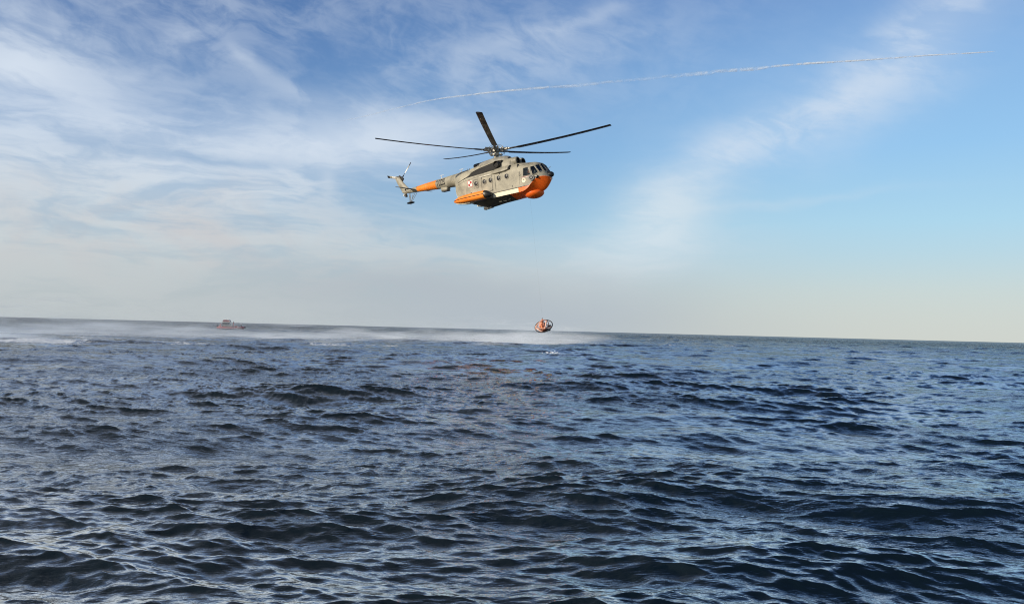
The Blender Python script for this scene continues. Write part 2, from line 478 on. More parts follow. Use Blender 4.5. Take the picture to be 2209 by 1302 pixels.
BELLY = paint('belly_paint', (.075, .075, .06), rough=.6)
BLACK = mat('black_rubber', (.012, .012, .013), .38, vary=.3)
DARKM = mat('dark_metal', (.05, .048, .045), .45, .6, vary=.4, vscale=6)
SOOT = paint('soot', (.022, .021, .020), rough=.75, vary=.35)
STEEL = mat('worn_steel', (.28, .27, .24), .42, .7, vary=.5, vscale=9)
INNER = mat('cabin_lining', (.05, .052, .05), .8, vary=.3)
LINE = mat('seam_dark', (.05, .047, .04), .7)
WHITE = paint('white_paint', (.78, .76, .70), vary=.05, grime=.15)
RED = paint('red_paint', (.42, .03, .03), vary=.08, grime=.15)
GLASS = bpy.data.materials.new('glass'); GLASS.use_nodes = True
_n = GLASS.node_tree; _n.nodes.clear(); V.nt = _n
_o = _n.nodes.new('ShaderNodeOutputMaterial'); _m = _n.nodes.new('ShaderNodeMixShader'); _t = _n.nodes.new('ShaderNodeBsdfTransparent')
_g = _n.nodes.new('ShaderNodeBsdfGlossy'); _g.inputs['Roughness'].default_value = .02; _t.inputs[0].default_value = (.72, .76, .75, 1)
_f = _n.nodes.new('ShaderNodeFresnel'); _f.inputs[0].default_value = 1.45
_n.links.new(_f.outputs[0], _m.inputs[0]); _n.links.new(_t.outputs[0], _m.inputs[1]); _n.links.new(_g.outputs[0], _m.inputs[2]); _n.links.new(_m.outputs[0], _o.inputs[0])

HX  = [-4.6, -4.45, -4.2, -3.8, -3.2, -2.3, -1.16, .5, 2.0, 3.0, 3.4, 3.8, 4.1, 4.5, 4.85, 5.15, 5.35, 5.48]
HZT = [-1.35, -1.22, -1.16, -1.13, -1.12, -1.2, -1.32, -1.48, -1.62, -1.75, -1.82, -1.87, -1.90, -2.02, -2.40, -2.82, -3.1, -3.36]
HW  = [.5, .76, .98, 1.13, 1.21, 1.25, 1.25, 1.25, 1.25, 1.25, 1.245, 1.22, 1.17, 1.05, .88, .64, .4, .12]
HZK = [-2.35, -2.9, -3.5, -4.0, -4.25, -4.55, -4.93, -4.81, -4.76, -4.72, -4.68, -4.64, -4.6, -4.5, -4.36, -4.1, -3.85, -3.56]
HZC = [-2.3, -2.8, -3.35, -3.8, -4.02, -4.2, -4.36, -4.37, -4.37, -4.38, -4.34, -4.16, -3.9, -3.55, -3.4, -3.38, -3.42, -3.45]
HZM = [-1.9, -2.2, -2.4, -2.5, -2.55, -2.6, -2.6, -2.65, -2.7, -2.75, -2.78, -2.8, -2.82, -2.88, -3.0, -3.12, -3.27, -3.42]
def hull_ring(x):
    zt, w, zk, zc, zm = (cr(x, HX, t) for t in (HZT, HW, HZK, HZC, HZM))
    zs = max(-3.98, zc + .03); zs = min(zs, zm - .02)
    if zc >= zs: zc = zs - .01
    half = []
    for i in range(18):
        t = math.pi / 2 * i / 17; n = 2.5
        half.append((w * math.sin(t) ** (2 / n), zm + (zt - zm) * math.cos(t) ** (2 / n)))
    for i in range(1, 9): half.append((w * (1 + .0 * i), zm + (zs - zm) * i / 8))
    half.append((w + .012, zc))
    for i in range(1, 7):
        t = i / 6; half.append(((w + .012) * (1 - t), zc + (zk - zc) * (1 - (1 - t) ** 1.35)))
    return [(x, -y, z) for y, z in half] + [(x, y, z) for y, z in half[-2:0:-1]]
def hull_mesh():
    xs = sorted(set([round(-4.6 + .12 * i, 3) for i in range(84)] + [2.85] + [x for x in HX] + [5.42, 5.25]))
    xs = [x for x in xs if x <= 5.48]
    mb = MB(); rings = [hull_ring(x) for x in xs]; n = len(rings[0]); mb.loft(rings)
    bm = mb.bm; nh = 18 + 8 + 1 + 6
    bm.faces.ensure_lookup_table(); k = 0
    for i in range(len(xs) - 1):
        xm = (xs[i] + xs[i + 1]) / 2
        for j in range(n):
            f = bm.faces[k]; k += 1
            jj = j if j < nh - 1 else n - 1 - j          # the strip between profile point jj and jj + 1
            if jj >= 26: f.material_index = 2 if xm > 1.9 else 3
            elif jj == 25: f.material_index = 2 if xm > 2.85 else 1
            else: f.material_index = 0
    return mb
hull_bm = hull_mesh()
_t = bpy.data.meshes.new('tmp'); hull_bm.bm.to_mesh(_t)
hull_bm.bm.normal_update(); HULL = BVHTree.FromBMesh(hull_bm.bm)

LAMPG = mat('lamp_grey', (.42, .40, .36), .3, vary=.2, vscale=8)

def side_pt(x, z, s=-1, off=0.0, tree=None):
    h = (tree or HULL).ray_cast(Vector((x, s * 3.0, z)), Vector((0, -s, 0)))
    if h[0] is None: return Vector((x, s * .1, z)), Vector((0, s, 0))
    nrm = h[1] if h[1].y * s > 0 else -h[1]
    return h[0] + nrm * off, nrm

def decal(name, quads, m, s=-1, off=.012, th=.010, parent=None, tree=None, sub=4, fn=None):
    """flat painted or riveted-on pieces that follow the skin; quads are (x, z) corners"""
    mb = MB()
    fn = fn or (lambda x, z, o: side_pt(x, z, s, o, tree)[0])
    for q in quads:
        g = []
        for lay_ in (off, off - th):
            for i in range(sub + 1):
                for j in range(sub + 1):
                    u, v = i / sub, j / sub
                    x = (q[0][0] * (1 - u) + q[1][0] * u) * (1 - v) + (q[3][0] * (1 - u) + q[2][0] * u) * v
                    z = (q[0][1] * (1 - u) + q[1][1] * u) * (1 - v) + (q[3][1] * (1 - u) + q[2][1] * u) * v
                    g.append(fn(x, z, lay_))
        n = sub + 1; N = n * n; fs = []
        for i in range(sub):
            for j in range(sub):
                a = i * n + j
                fs.append([a, a + 1, a + n + 1, a + n]); fs.append([N + a + n, N + a + n + 1, N + a + 1, N + a])
        for i in range(sub):
            for a, b_ in ((i, i + 1), ((sub) * n + i + 1, sub * n + i), ((i + 1) * n, i * n), (i * n + sub, (i + 1) * n + sub)):
                fs.append([a, b_, b_ + N, a + N])
        mb._add(g, fs)
    return mb.build(name, m, parent, 40)

def line_quads(pts, w):
    """a thin line through (x, z) points as quads"""
    r = []
    for a, b_ in zip(pts[:-1], pts[1:]):
        d = Vector((b_[0] - a[0], b_[1] - a[1])); L = d.length; d /= L; p = Vector((-d.y, d.x)) * w / 2
        a_, c_ = Vector(a), Vector(b_)
        r.append([tuple(a_ - p), tuple(c_ - p), tuple(c_ + p), tuple(a_ + p)])
    return r

def disc_quads(cx, cz, r, r0=0.0, n=16):
    q = []
    for i in range(n):
        a, b_ = 2 * math.pi * i / n, 2 * math.pi * (i + 1) / n
        q.append([(cx + r0 * math.cos(a), cz + r0 * math.sin(a)), (cx + r * math.cos(a), cz + r * math.sin(a)),
                  (cx + r * math.cos(b_), cz + r * math.sin(b_)), (cx + r0 * math.cos(b_), cz + r0 * math.sin(b_))])
    return q

# ---- hull: a hollow shell with the cockpit windows cut through it
WIN = {  # corners on the starboard skin
 'a': [(3.52, -1.19, -2.42), (3.96, -1.12, -2.42), (4.17, -1.14, -3.12), (3.47, -1.24, -3.13)],
 'b': [(4.16, -1.08, -2.42), (4.45, -.92, -2.39), (4.80, -.90, -2.97), (4.56, -1.03, -3.13), (4.34, -1.09, -3.15)],
 'c': [(4.54, -.86, -2.36), (4.70, -.50, -2.28), (5.11, -.60, -2.94), (4.88, -.87, -2.99)],
 'd': [(4.73, -.43, -2.26), (4.66, -.04, -2.12), (5.17, -.04, -2.88), (5.16, -.50, -2.96)]}
panes = []
hbm = hull_bm.bm
bmesh.ops.recalc_face_normals(hbm, faces=hbm.faces[:])
for k, pts in WIN.items():
    for s in (1, -1):
        P = [Vector((x, y * s, z)) for x, y, z in pts]
        c = sum(P, Vector()) / len(P)
        nrm = Vector()
        for i in range(len(P)): nrm += (P[i] - c).cross(P[(i + 1) % len(P)] - c)
        nrm.normalize()
        if nrm.dot(c - Vector((3.2, 0, -2.9))) < 0: nrm = -nrm
        Q = [p - nrm * (p - c).dot(nrm) for p in P]
        near = lambda f: (f.calc_center_median() - c).length < .9 and abs((f.calc_center_median() - c).dot(nrm)) < .3 and f.normal.dot(nrm) > .2
        for i in range(len(Q)):
            e = Q[(i + 1) % len(Q)] - Q[i]; pn = e.cross(nrm).normalized()
            fs = [f for f in hbm.faces if near(f)]
            geom = list({v for f in fs for v in f.verts}) + list({q for f in fs for q in f.edges}) + fs
            bmesh.ops.bisect_plane(hbm, geom=geom, dist=1e-5, plane_co=Q[i], plane_no=pn)
        kill = []
        for f in hbm.faces:
            if not near(f): continue
            m_ = f.calc_center_median(); sg = [(m_ - Q[i]).dot((Q[(i + 1) % len(Q)] - Q[i]).cross(nrm)) for i in range(len(Q))]
            if all(v > 0 for v in sg) or all(v < 0 for v in sg): kill.append(f)
        bmesh.ops.delete(hbm, geom=kill, context='FACES')
        panes.append((Q, nrm))
hb = hull_bm.build('hull', [GREY, CREAM, ORANGE, BELLY, INNER], heli, 28)
md = hb.modifiers.new('shell', 'SOLIDIFY'); md.thickness = .05; md.offset = -1; md.material_offset = 4; md.material_offset_rim = 0
dg = bpy.context.evaluated_depsgraph_get()
me = bpy.data.meshes.new_from_object(hb.evaluated_get(dg)); me.name = 'hull'
hb.modifiers.clear(); hb.data = me

for Q, nrm in panes:
    c = sum(Q, Vector()) / len(Q); n = len(Q)
    fr = MB()
    for lay_ in ((.022, 1.0, .94),):
        o_ = [p + (p - c).normalized() * .035 for p in Q]; i_ = [c + (p - c) * .965 for p in Q]
        vs = [p + nrm * .035 for p in o_] + [p + nrm * .045 for p in i_] + [p - nrm * .03 for p in i_] + [p - nrm * .03 for p in o_]
        fs = []
        for i in range(n):
            j = (i + 1) % n
            for a in range(4): b_ = (a + 1) % 4; fs.append([a * n + i, a * n + j, b_ * n + j, b_ * n + i])
        fr._add(vs, fs)
    f = fr.build('cockpit_window', GREY, heli, 30)
    g = MB(); p1 = [c + (p - c) * .98 + nrm * .008 for p in Q]; p2 = [p - nrm * .012 for p in p1]
    g._add(p1 + p2, [list(range(n)), list(range(n, 2 * n))[::-1]] + [[i, i + n, (i + 1) % n + n, (i + 1) % n] for i in range(n)])
    g.build('pane', GLASS, f)

# ---- tail boom
BX = [-3.0, -3.6, -4.6, -5.8, -7.2, -8.6, -9.8, -10.8, -11.5, -11.85]
BZT = [-1.10, -1.11, -1.14, -1.18, -1.235, -1.29, -1.35, -1.40, -1.43, -1.45]
BZB = [-2.62, -2.52, -2.34, -2.24, -2.12, -2.0, -1.90, -1.82, -1.74, -1.64]
BW = [.72, .68, .58, .52, .45, .37, .28, .2, .14, .08]
bx_r, bzt_r, bzb_r, bw_r = BX[::-1], BZT[::-1], BZB[::-1], BW[::-1]
def boom_ring(x, grow=0.0, n=40):
    zt, zb, w = (cr(x, bx_r, t) for t in (bzt_r, bzb_r, bw_r))
    cz, hz_ = (zt + zb) / 2, (zt - zb) / 2
    return [(x, (w + grow) * math.cos(2 * math.pi * i / n), cz + (hz_ + grow) * math.sin(2 * math.pi * i / n)) for i in range(n)]
mb = MB(); xs = [-3.0 - .1 * i for i in range(88)] + [-11.78]
xs = sorted(set([round(x, 2) for x in xs] + [-7.12, -9.72]), reverse=True)
mb.loft([boom_ring(x) for x in xs])
mb.bm.faces.ensure_lookup_table(); k = 0
for i in range(len(xs) - 1):
    xm = (xs[i] + xs[i + 1]) / 2
    for j in range(40):
        mb.bm.faces[k].material_index = 1 if -9.72 < xm < -7.12 else 0; k += 1
mb.bm.normal_update(); BOOM = BVHTree.FromBMesh(mb.bm)
boom = mb.build('tail_boom', [GREY, ORANGE_SUN], heli, 30)
DIG = {'1': [(.35, 0, .65, 1), (.05, .72, .35, .88)],
       '0': [(0, 0, .26, 1), (.74, 0, 1, 1), (.26, 0, .74, .16), (.26, .84, .74, 1)],
       '9': [(0, .44, .26, 1), (.74, 0, 1, 1), (.26, .44, .74, .6), (.26, .84, .74, 1), (0, 0, .74, .16)]}
q = []
for i, ch in enumerate('1009'):
    x0 = -6.98 + i * .275
    zc_ = -1.66 - .0 * i
    for a, b_, c_, d_ in DIG[ch]:
        # the figures lean a little with the boom
        X = lambda u: x0 + u * .215
        Z = lambda v: zc_ - .27 + v * .54
        q.append([(X(a), Z(b_)), (X(c_), Z(b_)), (X(c_), Z(d_)), (X(a), Z(d_))])
decal('registration_number', q, BLACK, -1, .02, .03, boom, BOOM, 3)
decal('registration_number', [[(-6.98 + .215 * 4 + .21 - (x + 6.98), z) for x, z in qq] for qq in q], BLACK, 1, .02, .03, boom, BOOM, 3)
for xb in (-4.55, -5.6, -8.4, -9.72, -7.12):
    r = MB(); r.loft([boom_ring(xb - .012, .006), boom_ring(xb + .012, .006)], cap=False); r.build('seam_band', LINE if xb in (-9.72, ) else GREY, boom, 30)
# doppler housing under the boom
mb = MB()
def rr(x, y0, z0, z1, k=.08):
    return [(x, -y0 + k, z1), (x, -y0, z1 - k), (x, -y0, z0 + k), (x, -y0 + k, z0), (x, y0 - k, z0), (x, y0, z0 + k), (x, y0, z1 - k), (x, y0 - k, z1)]
mb.loft([rr(-6.68, .24, -2.42, -1.95), rr(-6.1, .26, -2.46, -1.95), rr(-5.98, .26, -2.46, -2.0), rr(-5.90, .22, -2.40, -2.03)])
mb.build('instrument_housing', GREY, boom, 25)
mb = MB(); mb.box((-6.28, 0, -2.47), (.74, .48, .06), bev=.02); mb.build('housing_base', DARKM, boom)
mb = MB(); mb.loft([rr(-4.75, .12, -2.52, -2.28, .03), rr(-4.3, .16, -2.52, -2.3, .03)]); mb.build('antenna_fairing', GREY, boom)
for x0, zt in ((-4.25, -1.12), (-6.68, -1.2)):
    mb = MB(); mb.tube([(x0, 0, zt), (x0 + .06, 0, zt + .28)], [.035, .022]); mb.tube([(x0 + .3, 0, zt + .28), (x0 - .16, 0, zt + .30)], .02)
    mb.build('whip_antenna', WHITE, boom)
for x0, zt in ((-3.5, -1.08), (-3.25, -1.08)):
    mb = MB(); mb.tube([(x0, 0, zt), (x0, 0, zt + .14)], .03); mb.build('whip_antenna', STEEL, boom)

# ---- fin, stabilisers
mb = MB()
fin = [(-11.80, -1.66, -10.5, .11), (-11.98, -1.35, -10.9, .13), (-12.15, -1.05, -11.2, .13), (-12.34, -.75, -11.48, .12), (-12.5, -.4, -11.78, .12), (-12.64, -.05, -12.02, .12), (-12.64, .06, -12.2, .10), (-12.55, .13, -12.4, .04)]
rings = []
for xl, z, xt, w in fin:
    ring = []
    for i in range(20):
        a = 2 * math.pi * i / 20; u = math.cos(a)
        ring.append((xl + (xt - xl) * (u + 1) / 2, w * math.sin(a) * (1 - .25 * abs(u)), z))
    rings.append(ring)
mb.loft(rings); fino = mb.build('tail_fin', GREY, heli, 35)
mb = MB(); mb.tube([(-11.72, -.0, -1.2), (-12.2, 0, -.62), (-12.45, 0, -.1)], .03); mb.build('leading_edge_strip', LINE, fino)
mb = MB(); mb.tube([(-11.6, 0, -1.62), (-11.66, 0, -1.86)], .03); mb.ball((-11.66, 0, -1.9), .09); mb.build('tail_lamp', WHITE, fino)
fs_fn = lambda x, z, o: Vector((x, -.145 - o, z))
decal('panel_outline', line_quads([(-10.85, -1.38), (-11.28, -1.35), (-11.32, -1.48), (-11.1, -1.62), (-10.7, -1.66), (-10.45, -1.6)], .045), LINE, off=.03, th=.05, parent=fino, fn=lambda x, z, o: Vector((x, -.16 - o - max(0, (x + 11)) * .1, z)), sub=1)
for s in (-1, 1):
    mb = MB(); rings = []
    for t in (0, .25, .5, .75, 1):
        y = s * (.18 + t * 2.15); x0 = -9.8 - .2 * t; x1 = -10.5 - .0 * t; z = -1.60 + .06 * t
        ring = []
        for i in range(18):
            a = 2 * math.pi * i / 18
            ring.append((x0 + (x1 - x0) * (1 - math.cos(a)) / 2, y, z - .07 * math.cos(a) + .05 * math.sin(a) * (1 - .3 * t)))
        rings.append(ring)
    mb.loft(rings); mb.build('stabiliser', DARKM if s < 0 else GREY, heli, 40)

# ---- tail bumper
mb = MB()
for a, b_ in (((-10.05, -.12, -1.9), (-10.78, -.08, -2.68)), ((-10.05, .12, -1.9), (-10.78, .08, -2.68)), ((-10.6, -.16, -1.85), (-10.86, -.06, -2.68)),
              ((-10.6, .16, -1.85), (-10.86, .06, -2.68)), ((-10.95, 0, -1.85), (-11.1, 0, -2.7)), ((-11.0, 0, -1.82), (-10.82, 0, -2.66))):
    mb.tube([a, b_], .022)
sk = mb.build('tail_bumper', STEEL, heli)
mb = MB(); mb.ball((-10.88, 0, -2.76), (.46, .3, .10)); mb.build('bumper_pad', BLACK, sk)
mb = MB(); mb.tube([(-10.85, 0, -2.82), (-10.9, 0, -2.97)], .03); mb.build('bumper_pin', STEEL, sk)

# ---- tail rotor
TH = Vector((-12.38, .62, -.06))
mb = MB(); mb.tube([(TH.x + .1, -.1, TH.z), (TH.x, .5, TH.z)], [.16, .12], 14); mb.tube([(TH.x, .45, TH.z), (TH.x, .74, TH.z)], .09, 12)
mb.box(TH, (.3, .16, .3), bev=.05); mb.box((-12.12, .22, .0), (.5, .2, .22), Matrix.Rotation(R(35), 4, 'Y'), .04); mb.box((-11.95, .2, -.3), (.3, .2, .5), Matrix.Rotation(R(35), 4, 'Y'), .04)
for kx in (.25, .5): mb.box((TH.x + kx, .16, TH.z - kx * .5), (.26, .12, .12), Matrix.Rotation(R(30), 4, 'Y'), .03)
for k in range(3):
    a = R(43 + 120 * k); d = Vector((math.cos(a), 0, math.sin(a))); mb.tube([TH, TH + d * .45], [.07, .05], 8)
trot = mb.build('tail_rotor', DARKM, heli)
for k in range(3):
    a = R(43 + 120 * k); d = Vector((math.cos(a), 0, math.sin(a))); e_ = Vector((-math.sin(a), 0, math.cos(a))); w_ = (e_ * .82 + Vector((0, 1, 0)) * .57).normalized(); nn = d.cross(w_)
    bl = MB(); rings = []; ts = (.4, .55, .7, .9, 1.3, 1.62, 1.95)
    for r_ in ts:
        ch = .13 if r_ < .6 else .27 if r_ > .85 else .2
        rings.append([TH + d * r_ + w_ * (ch * .5 * math.cos(2 * math.pi * i / 12)) + nn * (ch * .09 * math.sin(2 * math.pi * i / 12)) for i in range(12)])
    bl.loft(rings)
    bl.bm.faces.ensure_lookup_table()
    for i in range(len(ts) - 1):
        for j in range(12): bl.bm.faces[i * 12 + j].material_index = (0, 0, 1, 1, 2, 3)[i]
    bl.bm.faces[-1].material_index = 3
    bl.build('tail_rotor_blade', [DARKM, WHITE, GREY, DARKM], trot, 40)

# ---- engine deck
def deck_ring(x, w, zt, zb=-1.9, n=3.0, y0=0.0):
    r_ = []
    for i in range(25):
        t = math.pi * i / 24; c_, s_ = math.cos(t), math.sin(t)
        r_.append((x, y0 + w * (1 if c_ > 0 else -1) * abs(c_) ** (2 / n), zb + (zt - zb) * abs(s_) ** (2 / n)))
    return r_
mb = MB()
for x, w, zt in ((0, 0, 0),): pass
DK = [(2.28, .70, -1.22, -1.95), (2.1, .80, -1.15, -1.98), (1.8, .90, -1.08, -2.0), (1.2, .99, -1.03, -2.0), (.4, 1.04, -1.0, -2.0), (-.6, 1.05, -1.0, -2.0), (-1.4, 1.03, -1.02, -2.0), (-2.1, .97, -1.07, -1.9), (-2.7, .86, -1.13, -1.8), (-3.2, .72, -1.19, -1.7)]
mb.loft([deck_ring(x, w, zt, zb, 3.2) for x, w, zt, zb in DK]); mb.bm.normal_update(); DECK = BVHTree.FromBMesh(mb.bm)
deck = mb.build('engine_fairing', GREY, heli, 35)
for x in (1.95, .95, -1.3):
    w, zt = cr(-x, [-a[0] for a in DK], [a[1] for a in DK]), cr(-x, [-a[0] for a in DK], [a[2] for a in DK])
    r = MB(); r.loft([deck_ring(x - .012, w + .008, zt + .008, -1.95, 3.2), deck_ring(x + .012, w + .008, zt + .008, -1.95, 3.2)], cap=False); r.build('fairing_seam', LINE, deck, 30)
# oil cooler / gearbox hump over it
mb = MB()
HP = [(1.42, .34, -.84), (1.3, .42, -.76), (1.0, .50, -.68), (.6, .56, -.64), (0, .60, -.63), (-.8, .60, -.67), (-1.5, .56, -.72), (-2.1, .46, -.77), (-2.35, .36, -.84)]
mb.loft([deck_ring(x, w, zt, -1.2, 2.6) for x, w, zt in HP]); hump = mb.build('gearbox_fairing', GREYD, heli, 35)
mb = MB(); mb.loft([deck_ring(1.425, .29, -.88, -1.12, 2.4), deck_ring(1.46, .27, -.90, -1.10, 2.4)]); mb.build('fan_intake', BLACK, hump)
mb = MB(); mb.loft([[(x, -.26 + r_ * math.cos(2 * math.pi * i / 20), -.97 + r_ * .95 * math.sin(2 * math.pi * i / 20)) for i in range(20)] for x, r_ in ((-1.9, .22), (-2.28, .215), (-2.4, .19), (-2.44, .10))]); mb.build('exhaust_vent', BLACK, hump)
for x in (-1.75, -2.0):
    mb = MB(); mb.loft([deck_ring(x - .04, cr(-x, [-a[0] for a in HP], [a[1] for a in HP]) + .012, cr(-x, [-a[0] for a in HP], [a[2] for a in HP]) + .012, -1.15, 2.6), deck_ring(x + .04, cr(-x, [-a[0] for a in HP], [a[1] for a in HP]) + .012, cr(-x, [-a[0] for a in HP], [a[2] for a in HP]) + .012, -1.15, 2.6)], cap=False); mb.build('louvre', DARKM, hump)
for s in (-1, 1):
    # intake: cowl ring, dark throat, bullet
    mb = MB(); rings = []
    for x, r_ in ((1.3, .36), (1.9, .38), (2.25, .37), (2.46, .35), (2.54, .315), (2.52, .28), (2.3, .25), (2.0, .24)):
        rings.append([(x, s * .40 + r_ * math.cos(2 * math.pi * i / 28), -1.47 + r_ * math.sin(2 * math.pi * i / 28)) for i in range(28)])
    mb.loft(rings, cap=False)
    mb.bm.faces.ensure_lookup_table()
    for i in range(7):
        for j in range(28): mb.bm.faces[i * 28 + j].material_index = 1 if i >= 5 else 0
    it = mb.build('engine_intake', [GREY, BLACK], heli, 40)
    mb = MB(); mb.ball((2.3, s * .40, -1.47), (.2, .11, .11)); mb.build('intake_bullet', DARKM, it)
    mb = MB(); mb.hoop((2.50, s * .40, -1.47), (0, .335, 0), (0, 0, .335), .018, 28, 6); mb.build('intake_lip', STEEL, it)
    # exhaust: short oval duct that points out and a little back
    mb = MB(); ax = Vector((-.25, s * .93, -.1)).normalized(); u_ = Vector((1, s * .27, 0)).normalized(); w_ = ax.cross(u_).normalized(); c0 = Vector((.84, s * .80, -1.48)); rings = []
    for t, k in ((0, .9), (.25, 1), (.46, 1), (.50, .96), (.46, .9), (.1, .8)):
        rings.append([c0 + ax * t + u_ * (.33 * k * math.cos(2 * math.pi * i / 24)) + w_ * (.30 * k * math.sin(2 * math.pi * i / 24)) for i in range(24)])
    mb.loft(rings, cap=False); ex = mb.build('exhaust_duct', DARKM, heli, 40)
    mb = MB(); mb._add([c0 + ax * .12 + u_ * (.3 * math.cos(2 * math.pi * i / 24)) + w_ * (.27 * math.sin(2 * math.pi * i / 24)) for i in range(24)], [list(range(24))]); mb.build('duct_throat', BLACK, ex)
    # sooty side fairing behind the exhaust
    up = [(1.22, -1.00, -1.24), (.9, -1.03, -1.20), (.3, -1.05, -1.27), (-.5, -1.05, -1.36), (-1.28, -1.04, -1.44), (-2.0, -1.02, -1.58), (-2.55, -1.04, -1.76), (-3.1, -1.10, -2.02), (-3.72, -1.13, -2.27)]
    lo = [(1.16, -1.04, -1.34), (.82, -1.12, -1.86), (.3, -1.13, -1.92), (-.5, -1.14, -1.98), (-1.28, -1.16, -2.02), (-2.0, -1.18, -2.06), (-2.55, -1.19, -2.09), (-3.1, -1.18, -2.15), (-3.75, -1.13, -2.30)]
    rings = []
    for a, b_ in zip(up, lo):
        A, B_ = Vector(a), Vector(b_); ring = []
        for i in range(9):
            t = i / 8; p = A.lerp(B_, t); p.y -= .04 * math.sin(math.pi * t) + .015; ring.append(p)
        ring += [Vector((b_[0], b_[1] + .3, b_[2])), Vector((a[0], a[1] + .3, a[2]))]
        rings.append([Vector((p.x, p.y * -s if s > 0 else p.y, p.z)) for p in ring])
    mb = MB(); mb.loft(rings); mb.build('soot_panel', SOOT, heli, 35)
    # grey lip that frames the black panel
    mb = MB(); mb.tube([(a[0], (a[1] - .02) * -s, a[2] + .01) for a in up], .03, 8); mb.build('panel_lip', GREY, heli)
    # heater fairing on the side
    rings = []
    for x, zt, zb, w in ((2.05, -1.92, -2.08, .05), (1.98, -1.82, -2.24, .20), (1.6, -1.80, -2.32, .24), (1.0, -1.82, -2.34, .22), (.5, -1.9, -2.34, .16), (.08, -2.05, -2.30, .04)):
        ring = []
        for i in range(13):
            t = i / 12; z = zt + (zb - zt) * t; base = side_pt(x, z, s)[0]
            ring.append(Vector((x, base.y + s * w * (math.sin(math.pi * min(1, t * .72 + .02)) ** .6 if t < .97 else .55), z)))
        ring.append(Vector((x, s * .9, zb))); ring.append(Vector((x, s * .8, zt)))
        rings.append(ring)
    mb = MB(); mb.loft(rings); bl = mb.build('heater_fairing', GREY, heli, 35)
    mb = MB(); mb.loft([[(x, side_pt(x, z, s)[0].y + s * w_, z) for z, w_ in ((-1.86, .0), (-1.86, .17), (-2.2, .2), (-2.2, .0))] for x in (2.0, 2.10)]); mb.build('heater_scoop', BLACK, bl)

